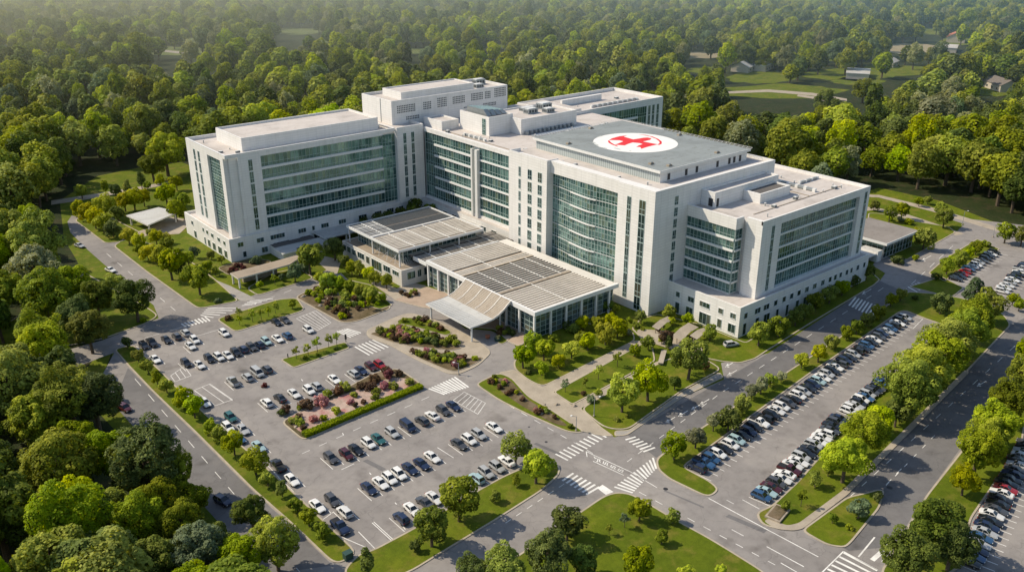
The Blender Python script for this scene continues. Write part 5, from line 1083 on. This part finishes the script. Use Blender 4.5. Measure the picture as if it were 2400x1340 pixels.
# clearings: fields, roofs and roads far off
def ell(c, rx, ry, n=22, ir=.16, seed=1):
    q = random.Random(seed); return [(c[0]+rx*math.cos(2*math.pi*k/n)*q.uniform(1-ir, 1+ir), c[1]+ry*math.sin(2*math.pi*k/n)*q.uniform(1-ir, 1+ir)) for k in range(n)]
for k, (c, rx, ry) in enumerate(CLEAR):
    sheet('field', ell(c, rx*1.0, ry*1.0, seed=k), 'bare_field' if k in (8, 17) else 'field_grass' if k < 8 else 'lawn_grass', .0+.004*(k % 5))
for pts in ([(1700, 215), (1800, 210), (1905, 218), (1985, 232), (1985, 237), (1900, 224), (1800, 216), (1700, 220)], [(330, 112), (430, 122), (470, 108), (473, 111), (430, 127), (330, 116)], [(1870, 222), (1905, 226), (1945, 236), (1943, 240), (1900, 231), (1868, 226)]): sheet('path', pts, 'walk_concrete', .03)
def house(px, py, wd, dp, h, rot, wall, roofm, label, flat=False):
    p = at(px, py); r_ = empty('house', p, rot); tag(r_, label, 'house')
    m = MB(); m.box(-wd/2, wd/2, -dp/2, dp/2, 0, h, wall); m.build('wall', r_)
    m = MB()
    if flat: m.box(-wd/2-.4, wd/2+.4, -dp/2-.4, dp/2+.4, h, h+.5, 'steel_white', roofm)
    else:
        e, t_ = .6, dp*.28; A = [(-wd/2-e, -dp/2-e, h), (wd/2+e, -dp/2-e, h), (wd/2+e, 0, h+t_), (-wd/2-e, 0, h+t_)]; B = [(wd/2+e, dp/2+e, h), (-wd/2-e, dp/2+e, h), (-wd/2-e, 0, h+t_), (wd/2+e, 0, h+t_)]
        m.face(A, roofm); m.face(B, roofm); m.face([(wd/2, -dp/2, h), (wd/2, dp/2, h), (wd/2, 0, h+t_-.2)], wall); m.face([(-wd/2, dp/2, h), (-wd/2, -dp/2, h), (-wd/2, 0, h+t_-.2)], wall)
    m.build('roof', r_)
    for s in (-1, 1):
        for q in (-.3, 0, .3): mm = MB(); mm.wbox((V2(q*wd-1, s*dp/2), V2(1, 0), V2(0, s)), 0, 2, 0, .08, 1.2, 2.6, 'dark_glass'); mm.build('window', r_)
house(1745, 165, 24, 14, 4, .3, 'cream_wall', 'pale_metal_roof', 'long low house with a pale roof half hidden by trees at the far clearing'); house(1790, 164, 20, 9, 4.5, .3, 'cream_wall', 'pale_metal_roof', 'flat pale building between dark trees beside the long low house', True)
house(2010, 180, 26, 16, 4, .5, 'cream_wall', 'pale_metal_roof', 'low white-roofed building in the far meadow', True); house(2085, 156, 14, 9, 4, .2, 'cream_wall', 'pale_metal_roof', 'small white shed at the edge of the far meadow')
house(2345, 210, 22, 13, 4.5, .9, 'cream_wall', 'shingle', 'grey-roofed house among the trees at the far wood'); house(2240, 98, 22, 16, 5, .4, 'cream_wall', 'terracotta', 'white house with a reddish roof in the distant trees'); house(2225, 120, 26, 12, 4, .4, 'cream_wall', 'pale_metal_roof', 'pale flat building below the reddish-roofed house', True)
# ================================================================== cars
CARC = {'w': ((.72, .72, .70), 'white'), 's': ((.42, .43, .43), 'silver'), 'k': ((.010, .010, .012), 'black'), 'n': ((.012, .022, .06), 'navy'), 'd': ((.06, .062, .068), 'dark grey'), 'r': ((.30, .012, .015), 'red'), 't': ((.02, .10, .10), 'teal'), 'c': ((.33, .46, .48), 'pale blue'), 'b': ((.03, .09, .20), 'blue'), 'm': ((.07, .010, .014), 'maroon')}
def loft(mb, rings, mat, closed_ends=True):
    for a, b in zip(rings, rings[1:]):
        n = len(a)
        for i in range(n): j = (i+1) % n; mb.face([a[i], a[j], b[j], b[i]], mat)
    if closed_ends: mb.face(list(reversed(rings[0])), mat); mb.face(rings[-1], mat)
def car_meshes(kind):
    # nose towards -y
    if kind == 'sedan': st = [(-2.35, .66, .70), (-2.2, .74, .82), (-1.6, .84, .88), (-.95, .95, .90), (.6, .97, .90), (1.55, 1.0, .89), (2.15, .97, .84), (2.35, .80, .76)]; cab = (-1.05, 1.75, -.25, .95, 1.45, .80, .60, .96)
    elif kind == 'hatch': st = [(-2.15, .70, .70), (-2.0, .80, .82), (-1.5, .92, .88), (-.95, 1.02, .90), (.6, 1.04, .90), (1.6, 1.06, .89), (2.1, 1.02, .84), (2.2, .8, .78)]; cab = (-1.1, 2.1, -.35, 1.65, 1.62, .81, .64, 1.03)
    elif kind == 'van': st = [(-2.45, .75, .78), (-2.3, .9, .88), (-1.9, 1.05, .94), (-1.4, 1.12, .95), (.6, 1.14, .95), (1.9, 1.14, .95), (2.45, 1.1, .92), (2.55, .85, .86)]; cab = (-1.75, 2.5, -1.0, 2.2, 1.9, .88, .76, 1.12)
    elif kind == 'pickup': st = [(-2.7, .75, .76), (-2.5, .92, .88), (-1.8, 1.05, .94), (-1.2, 1.12, .95), (.4, 1.12, .95), (.6, 1.08, .95), (2.6, 1.08, .95), (2.7, .9, .92)]; cab = (-1.25, .65, -.55, .45, 1.78, .86, .70, 1.1)
    b = MB(); rings = []
    for y, zt, hw in st:
        zl = .30 if abs(y) < 2 else .40
        rings.append([(-hw*.80, y, zl), (hw*.80, y, zl), (hw, y, zl+.12), (hw*1.0, y, zl+(zt-zl)*.62), (hw*.90, y, zt), (hw*.45, y, zt+.035), (-hw*.45, y, zt+.035), (-hw*.90, y, zt), (-hw, y, zl+(zt-zl)*.62), (-hw, y, zl+.12)])
    loft(b, rings, 'car_paint')
    y0, y1, r0, r1, zr, hb, hr, zb_ = cab
    # roof, pillars
    b.face([(-hr, r0, zr), (hr, r0, zr), (hr, r1, zr), (-hr, r1, zr)], 'car_paint'); b.face([(-hr*.75, r0+.12, zr+.045), (hr*.75, r0+.12, zr+.045), (hr*.75, r1-.12, zr+.045), (-hr*.75, r1-.12, zr+.045)], 'car_paint')
    q = [(-hr, r0), (hr, r0), (hr, r1), (-hr, r1)]; p = [(-hr*.75, r0+.12), (hr*.75, r0+.12), (hr*.75, r1-.12), (-hr*.75, r1-.12)]
    for i in range(4): j = (i+1) % 4; b.face([(*q[i], zr), (*q[j], zr), (*p[j], zr+.045), (*p[i], zr+.045)], 'car_paint')
    for s in (-1, 1):
        for (ya, yb) in ((y0, r0), (y1, r1), ((y0+y1)*.48, (r0+r1)*.48)):
            b.tube((s*hb, ya, zb_-.06), (s*hr, yb, zr), .055, 'car_paint', 5, cap=False)
        b.box(*sorted((s*(hb+.10), s*(hb+.26))), y0+.35, y0+.5, zb_+.02, zb_+.16, 'car_paint', bottom=True)
        yn = st[0][0]; b.box(*sorted((s*.42, s*.72)), yn-.02, yn+.16, .58, .70, 'headlight', bottom=True)
        ye = st[-1][0]; b.box(*sorted((s*.50, s*.78)), ye-.14, ye+.02, .72, .86, 'taillight', bottom=True)
    b.box(-.38, .38, st[0][0]-.015, st[0][0]+.1, .42, .56, 'signal_black', bottom=True)
    b.box(-.7, .7, st[0][0]+.2, st[-1][0]-.2, .16, .32, 'signal_black', bottom=True)
    if kind == 'pickup': b.box(-.78, .78, .85, 2.55, 1.10, 1.13, 'signal_black')
    g = MB(); A = [(-hb, y0, zb_-.05), (hb, y0, zb_-.05), (hb, y1, zb_-.05), (-hb, y1, zb_-.05)]; B = [(-hr+.01, r0, zr-.01), (hr-.01, r0, zr-.01), (hr-.01, r1, zr-.01), (-hr+.01, r1, zr-.01)]
    for i in range(4): j = (i+1) % 4; g.face([A[i], A[j], B[j], B[i]], 'car_glass')
    wm = MB(); wm.tube((-.11, 0, 0), (.11, 0, 0), .33, 'tyre', 12); wm.face([(-.11, math.cos(k/12*6.283)*-.33, math.sin(k/12*6.283)*.33) for k in range(12)], 'tyre')
    for s in (-1, 1): wm.face([(s*.118, math.cos(k/10*6.283)*.2*s, math.sin(k/10*6.283)*.2) for k in range(10)], 'rim')
    wb = {'sedan': 1.38, 'hatch': 1.32, 'van': 1.5, 'pickup': 1.75}[kind]; hw = .80 if kind in ('sedan', 'hatch') else .85
    return b.mesh('body'), g.mesh('glazing'), wm.mesh('wheel'), [(sx*hw, sy*wb, .33) for sx in (-1, 1) for sy in (-1, 1)]
CARM = {k: car_meshes(k) for k in ('sedan', 'hatch', 'van', 'pickup')}
CNAME = {'sedan': 'sedan', 'hatch': 'hatchback', 'van': 'van', 'pickup': 'pickup truck'}
def put_car(p, kind, col, label, group, rz=0.0, sc=1.0):
    r_ = empty('parked_car', p, rz); r_.scale = (sc, sc, sc); tag(r_, label, 'car', group); bm_, gm, wm, wl = CARM[kind]; c = CARC[col][0]; j = rng.uniform(.88, 1.08)
    o = bpy.data.objects.new('body', bm_); o.parent = r_; o.color = (*[min(1, x*j) for x in c], 1); COL.objects.link(o)
    o = bpy.data.objects.new('glazing', gm); o.parent = r_; COL.objects.link(o)
    for l in wl: o = bpy.data.objects.new('wheel', wm); o.parent = r_; o.location = l; COL.objects.link(o)
    return r_
CARS = []; FRONT = []
def car_row(where, items, end='from the far end', rz=0.0, jit=.03, minsp=2.35, group=None):
    """items: (px, py, colour, kind?)"""
    P = []
    for it in items:
        p = at(it[0], it[1], .65); p.z = .004; P.append(p)
    for k, it in enumerate(items):
        p = P[k]; kind = it[3] if len(it) > 3 else ('hatch' if (k*7+len(items)) % 5 in (1, 3) else 'sedan')
        for _ in range(6):
            for q in CARS:
                d = p-q
                if abs(d.x) < minsp and abs(d.y) < 4.2: p.x = q.x+(minsp if d.x >= 0 else -minsp)
        CARS.append(p); c = CARC[it[2]][1]
        if len(items) > 3 and abs(rz) < .01: FRONT.append(p)
        lab = f'{c} {CNAME[kind]} {where}' + (f', {ORD[k]} {end}' if len(items) > 1 else '')
        put_car(p, kind, it[2], lab, group or 'cars '+where, rz+rng.uniform(-jit, jit)+(math.pi if rng.random() < .2 else 0), 1.0)
def z5(x, y): return 600+x/2.9125, 880+y/2.9125
def z4(x, y): return 230+x/2.9125, 640+y/2.9125
def z7(x, y): return 1500+x/2.667, 860+y/2.667
def z8(x, y): return 1700+x/2.913, 440+y/2.913
def C(z, L): return [(*z(a[0], a[1]), *a[2:]) for a in L]
car_row('in the row facing the clipped hedge', C(z5, [(510, 560, 'd', 'hatch'), (617, 537, 'm', 'hatch'), (682, 502, 'k'), (768, 460, 'w', 'hatch'), (835, 430, 't', 'sedan'), (928, 388, 's', 'hatch'), (1037, 345, 'n', 'van'), (1132, 307, 'd', 'hatch'), (1205, 272, 'w'), (1278, 237, 'd', 'hatch'), (1347, 205, 'n', 'sedan')]), 'from the service road')
car_row('in the short row near the front drive', C(z5, [(1385, 465, 'd'), (1454, 435, 'w'), (1520, 400, 's', 'hatch'), (1625, 350, 'w')]), 'from the service road')
car_row('in the middle row below the hedge row', C(z5, [(770, 767, 'n'), (850, 730, 'w'), (912, 700, 'w', 'hatch'), (977, 670, 'w', 'hatch'), (1050, 632, 'n'), (1130, 600, 'n'), (1203, 553, 'w')]), 'from the service road')
car_row('nosed up to the tree verge', C(z5, [(990, 970, 'n'), (1065, 910, 'w'), (1150, 862, 'd'), (1210, 835, 'w'), (1505, 700, 'c'), (1570, 660, 's'), (1645, 622, 's', 'hatch'), (1712, 580, 'w')]), 'from the service road')
car_row('at the lower car park corner', C(z5, [(418, 887, 'w'), (520, 848, 'd'), (605, 928, 'w'), (575, 1028, 'n', 'pickup')]), 'counted clockwise')
car_row('against the kerb of the service road strip', C(z5, [(150, 612, 'k', 'pickup'), (245, 708, 'w')])+C(z4, [(905, 982, 't', 'hatch'), (930, 1035, 'w', 'hatch'), (968, 1072, 's'), (1008, 1108, 'b'), (1095, 1180, 'c')]), 'from the lower end')
car_row('beside the shade trees of the strip', C(z4, [(730, 880, 'w'), (660, 845, 's')]))
car_row('in the upper car park corner', C(z4, [(312, 493, 'k', 'hatch'), (352, 477, 'k', 'pickup'), (465, 452, 'k'), (535, 430, 'd', 'hatch'), (595, 405, 's'), (660, 455, 'w', 'hatch'), (630, 495, 'w'), (390, 585, 'w')]), 'from the wood side')
car_row('alone below the grass island', C(z4, [(860, 408, 'w', 'hatch')])); car_row('alone by the striped bays', C(z4, [(1435, 385, 'w', 'hatch')]))
car_row('in the shade of the top grass island', C(z4, [(1215, 332, 'k'), (1275, 318, 'd')]), 'from the wood side')
car_row('in the long upper row', C(z4, [(600, 612, 'k', 'hatch'), (680, 627, 'w'), (758, 582, 'k'), (815, 574, 'w'), (862, 566, 'w'), (912, 548, 'k', 'hatch'), (972, 523, 'n', 'hatch'), (1037, 507, 'd', 'hatch'), (1090, 490, 'n', 'hatch'), (1147, 465, 'c', 'hatch'), (1225, 445, 'w'), (1290, 425, 'b', 'hatch')]), 'from the service road')
car_row('in the row above the red shrub', C(z4, [(920, 738, 's', 'pickup'), (1017, 708, 's'), (1087, 678, 's', 'van'), (1150, 655, 'd', 'hatch')]), 'from the service road')
car_row('nosed up to the pink gravel bed', C(z4, [(1150, 882, 'w', 'hatch'), (1240, 850, 'k'), (1337, 820, 'w'), (1440, 797, 'w'), (1478, 772, 's'), (1612, 722, 'w'), (1742, 684, 's', 'hatch'), (1795, 662, 'n'), (1862, 637, 'm'), (1912, 628, 'r')]), 'from the service road')
def even_row(where, a, b, cols, end, off=0, group=None, types='sshshsshs'):
    A, B = at(*a, .65), at(*b, .65); n = len(cols)
    for k, c in enumerate(cols):
        if c == '.': continue
        p = A.lerp(B, k/(n-1)); p.z = .004; p.y += rng.uniform(-.25, .25); CARS.append(p.copy()); kind = {'s': 'sedan', 'h': 'hatch', 'v': 'van'}[types[(k*3+len(cols)) % len(types)]]
        if rng.random() < .04: kind = 'pickup'
        ang = math.atan2((B-A).y, (B-A).x)
        put_car(p, kind, c, f'{CARC[c][1]} {CNAME[kind]} {where}, {ORD[k]} {end}', group or 'cars '+where, ang+rng.uniform(-.03, .03)+(math.pi if rng.random() < .15 else 0), .98)
    return A, B
ROWS = [even_row('in the long tree strip row', z7(360, 628), z8(1222, 885), 'nbbwkwcknkwkkwwdkwskncwskwdnkskkbkwdnsbkwks', 'from the junction')[0:2]]
ROWS.append(even_row('in the row below the broad verge', z7(765, 808), z7(1250, 322), 'bcmdwwmwwskkswwwdkdn', 'from the near end'))
ROWS.append(even_row('in the row under the big verge trees', z7(1300, 272), z7(1545, 75), 'wwskwbsdkdbnd', 'from the near end'))
ROWS.append(even_row('in the outer car park row', z7(2055, 1215), z7(2425, 470), 'kbnsbsnkwdkkwrkkndskwskd', 'from the near end'))
ROWS.append(even_row('in the upper car park by the island', z8(1570, 618), z8(1835, 438), 'kkrrbwwsdkkwk', 'from the near end'))
ROWS.append(even_row('in the far upper car park row', z8(1885, 703), z8(2060, 520), 'wwwswkkwsnk', 'from the near end'))
car_row('on the service road under the roadside trees', [(522, 1172, 'n'), (259, 632, 'w'), (186, 575, 's')], 'from the lower end', rz=.25); car_row('half hidden at the service road verge', [(292, 955, 'm')], rz=.25); car_row('parked on the lawn at the white corner', [(1714, 806, 's')], rz=1.2)
# bay lines between the cars of a row
def bays(A, B, n, d0, d1, every=1):
    m = MB(); u = (B-A).to_2d()/max(1, n-1); nrm = V2(u.y, -u.x).normalized()
    for k in range(-1, n, every):
        c = A.to_2d()+u*(k+.5); stripe(m, c+nrm*d0, c+nrm*d1, .17, .012, True)
    return struct(m.build('bay_lines'))
for (A, B), n in zip(ROWS, (44, 20, 13, 24, 13, 11)): bays(A, B, n, -2.4, 4.3)
m = MB(); drawn = []
for p in FRONT:
    for dx in (-1.36, 1.36):
        q = V2(p.x+dx, p.y)
        if any(abs(q.x-d_.x) < 1.6 and abs(q.y-d_.y) < 4.5 for d_ in drawn): continue
        drawn.append(q); stripe(m, q+V2(0, 2.3), q-V2(0, 3.3), .15, .012, True)
struct(m.build('bay_lines'))
m = MB()
for a, b in (((452, 790), (520, 770)), ((330, 840), (405, 905)), ((490, 900), (545, 938)), ((760, 1240), (858, 1282)), ((840, 1245), (884, 1290)), ((872, 1224), (918, 1266)), ((876, 1222), (922, 1264)), ((745, 1225), (780, 1200)), ((930, 1212), (950, 1240)), ((1025, 1048), (1063, 1072)), ((640, 1105), (665, 1130)), ((800, 1100), (830, 1086))): stripe(m, a, b, .15)
struct(m.build('lane_marking'))

# ================================================================== street furniture and odd things
def lamp(base, top_py, label, side=1):
    p = at(*base); lo, hi = 2, 14
    for _ in range(30):
        mid = (lo+hi)/2; v = Vector((p.x, p.y, mid))-CAM; y = 670-FPX*v.dot(UPC)/v.dot(FWD)
        lo, hi = (mid, hi) if y > top_py else (lo, mid)
    h = lo; r_ = empty('street_lamp', p); tag(r_, label, 'street lamp', 'street lamps')
    m = MB(); m.tube((0, 0, .1), (0, 0, h), .11, 'steel_grey', 8, .06); m.build('pole', r_)
    m = MB(); m.tube((0, 0, h-.1), (side*1.2*RT.x, side*1.2*RT.y, h+.15), .05, 'steel_grey', 6); m.build('arm', r_)
    m = MB(); m.box(side*1.2*RT.x-.25, side*1.2*RT.x+.25, side*1.2*RT.y-.2, side*1.2*RT.y+.2, h+.08, h+.22, 'steel_white', bottom=True); m.build('lamp_head', r_)
    m = MB(); m.tube((0, 0, 0), (0, 0, .45), .25, 'walk_concrete', 10); m.build('base', r_)
lamp((2124, 942), 888, 'tall grey street lamp among the big verge trees'); lamp((1392, 976), 930, 'slim street lamp on the forecourt lawn'); lamp((2327, 556), 526, 'street lamp at the upper road junction'); lamp((2255, 528), 495, 'street lamp beside the far path'); lamp((1075, 878), 850, 'thin post lamp at the tip of the forecourt beds', -1); lamp((1350, 1010), 975, 'short lamp beside the forecourt walk', -1)
r_ = empty('signal_post', at(811, 803)); tag(r_, 'short black post at the end of the sapling island', 'post'); m = MB(); m.tube((0, 0, 0), (0, 0, 1.2), .09, 'signal_black', 8); m.build('pole', r_); m = MB(); m.box(-.22, .22, -.2, .2, 1.1, 2.5, 'signal_black', bottom=True); m.build('housing', r_)
r_ = empty('bollard', at(675, 838)); tag(r_, 'small black bollard at the near tip of the sapling island', 'bollard'); m = MB(); m.tube((0, 0, 0), (0, 0, 1.0), .14, 'signal_black', 10); m.tube((0, 0, 1.0), (0, 0, 1.25), .18, 'signal_black', 10, .06); m.build('post', r_)
r_ = empty('planter', at(1166, 798)); tag(r_, 'round planter of pale leaves in the canopy drive', 'planter'); m = MB(); m.tube((0, 0, 0), (0, 0, .8), .8, 'green_box', 14, 1.0); m.build('pot', r_)
P, N, size, shade, rs, C_, rad = crown_points(91, 260, .2, 8, .6); me = quads_mesh('leaves', P*.95+np.array([0, 0, .95]), N, size, shade, 'leaf_pale', rs); o = bpy.data.objects.new('leaves', me); COL.objects.link(o); o.parent = r_
r_ = empty('planter', at(1143, 793)); tag(r_, 'terracotta planter beside the canopy column', 'planter'); m = MB(); m.tube((0, 0, .1), (0, 0, 1.0), .55, 'terracotta', 12, .75); m.build('pot', r_)
r_ = empty('utility_box', at(816, 1308)); tag(r_, 'dark green utility box at the tip of the grass strip', 'utility box'); m = MB(); m.box(-.8, .8, -.6, .6, 0, 1.4, 'green_box'); m.build('cabinet', r_); m = MB(); m.box(-.86, .86, -.66, .66, 1.4, 1.5, 'green_box'); m.build('lid', r_)
# bench slab on the lawn, stone terraces at the tall block
r_ = empty('bench', at(1552, 842), .6); tag(r_, 'pale stone bench beside the round green tree on the forecourt lawn', 'bench')
m = MB(); m.box(-4, 4, -.7, .7, .75, .95, 'walk_concrete', bottom=True); m.build('seat', r_)
for s in (-3.2, 3.2): m = MB(); m.box(s-.3, s+.3, -.6, .6, .1, .75, 'walk_concrete'); m.build('leg', r_)
for k, (x, y, a, l, wd, lab) in enumerate(((1553, 770, .2, 9, 2.2, 'pale angular shade canopy nearest the tall block'), (1605, 790, .25, 11, 3.2, 'large pale folded shade canopy by the wing'), (1640, 795, .1, 7, 2.4, 'small pale shade canopy at the lawn corner'))):
    r_ = empty('shade_canopy', at(x, y), a); tag(r_, lab, 'canopy', 'pale shade canopies')
    m = MB(); m.face([(-l/2, -wd/2, 1.6), (0, -wd/2, 2.2), (0, wd/2, 2.5), (-l/2, wd/2, 2.0)], 'walk_concrete'); m.face([(0, -wd/2, 2.2), (l/2, -wd/2, 1.5), (l/2, wd/2, 2.1), (0, wd/2, 2.5)], 'walk_concrete'); m.build('sheet', r_)
    for sx, sy, h in ((-l/2+.3, 0, 1.75), (0, 0, 2.3), (l/2-.3, 0, 1.75)): mm = MB(); mm.tube((sx, sy, 0), (sx, sy, h), .12, 'stone', 6); mm.build('post', r_)
# rocks in the planted beds
def rock(px, py, s, lab):
    p = at(px, py); q = np.random.RandomState(int(px)); m = MB(); top = []; 
    b = [(math.cos(k/7*6.283)*s*q.uniform(.7, 1.1), math.sin(k/7*6.283)*s*q.uniform(.6, 1.0), 0) for k in range(7)]; t_ = [(x*.55, y*.55, s*.5*q.uniform(.7, 1.2)) for x, y, _ in b]
    for k in range(7): j = (k+1) % 7; m.face([b[k], b[j], t_[j], t_[k]], 'stone')
    m.face(t_, 'stone'); o = m.build('rock'); o.location = (p.x, p.y, .1); tag(o, lab, 'rock', 'rocks in the planted beds')
RK = random.Random(9); n = 0
for c, n_, place in (((745, 700), 9, 'in the rocky bed above the car park'), ((700, 1005), 3, 'in the pink gravel bed'), ((1300, 962), 6, 'in the long bed along the front drive')):
    for k in range(n_): rock(c[0]+RK.uniform(-45, 55)*(.35 if n_ == 3 else 1), c[1]+RK.uniform(-14, 20)*(.5 if n_ == 3 else 1), RK.uniform(.5, 1.1), f'pale rough rock {place}, {ORD[k]} as the kerb runs')
# stone monument sign on the broad verge
r_ = empty('marker_slab', at(1822, 1205), .2); tag(r_, 'low brown stone slab on the broad verge tip', 'slab'); m = MB(); m.box(-2.6, 2.6, -1.6, 1.6, .12, .5, 'stone'); m.build('slab', r_); m = MB(); m.box(-2.2, 2.2, -1.2, 1.2, .5, .58, 'mulch'); m.build('planting', r_)
# manholes and patches in the road
for k, (x, y, s) in enumerate(((1560, 1145, 1), (2085, 1142, 1.2), (1280, 1035, .6), (1215, 1012, .5), (1240, 1000, .4), (720, 940, .5), (1420, 990, .4), (850, 1050, .7), (2000, 950, .5))):
    m = MB(); p = at(x, y); disc(m, p.x, p.y, 0, .42*s+.1, .013, 'dark_steel', n=20); struct(m.build('manhole_cover'))
for k, (x, y, l, wd) in enumerate(((1555, 1150, 9, .5), (1250, 1040, 7, .9), (850, 1080, 6, 1.2), (1020, 700, 4, 2), (800, 900, 8, 1.5), (2040, 1000, 12, 1.4), (1700, 1210, 8, 1.2), (560, 870, 7, 2))):
    m = MB(); p = at(x, y).to_2d(); m.poly([p, p+V2(l*.2, -l), p+V2(l*.2+wd, -l*.98), p+V2(wd, .02)], .0065, 'dark_asphalt'); struct(m.build('road_patch'))

# ================================================================== haze over the whole valley: thin near the hospital, thicker far off
hm = bpy.data.materials.new('haze'); hm.use_nodes = True; MATS['haze'] = hm; N_ = hm.node_tree.nodes; L_ = hm.node_tree.links; N_.remove(N_['Principled BSDF']); vs = N_.new('ShaderNodeVolumeScatter'); vs.inputs['Anisotropy'].default_value = 0.0
gp_ = N_.new('ShaderNodeNewGeometry')
def dotn(vec, off):
    d = N_.new('ShaderNodeVectorMath'); d.operation = 'DOT_PRODUCT'; L_.new(gp_.outputs['Position'], d.inputs[0]); d.inputs[1].default_value = vec
    a_ = N_.new('ShaderNodeMath'); a_.operation = 'ADD'; L_.new(d.outputs['Value'], a_.inputs[0]); a_.inputs[1].default_value = off; return a_.outputs[0]
def mapr(v, a0, a1, b0, b1):
    q = N_.new('ShaderNodeMapRange'); L_.new(v, q.inputs[0]); 
    for i_, x_ in enumerate((a0, a1, b0, b1)): q.inputs[1+i_].default_value = x_
    return q.outputs[0]
dist = dotn(tuple(FW), -CAM.dot(FW)); lat = dotn(tuple(RT), -CAM.dot(RT))
den = mapr(dist, 330, 1300, 0.0, .0017); side_ = mapr(lat, -450, 600, 1.2, .36)
mu = N_.new('ShaderNodeMath'); mu.operation = 'MULTIPLY'; L_.new(den, mu.inputs[0]); L_.new(side_, mu.inputs[1]); L_.new(mu.outputs[0], vs.inputs['Density'])
rp_ = N_.new('ShaderNodeValToRGB'); e_ = rp_.color_ramp.elements; e_[0].color = (1, .97, .66, 1); e_[1].color = (.42, .74, 1, 1); L_.new(mapr(lat, -450, 500, 0, 1), rp_.inputs[0]); L_.new(rp_.outputs[0], vs.inputs['Color'])  # sun-side glow put into the haze colour: warm at left, blue at right
L_.new(vs.outputs[0], N_['Material Output'].inputs['Volume'])
m = MB(); m.box(-1500, 2600, -1500, 2600, -30, 240, 'haze', bottom=True); struct(m.build('haze'))
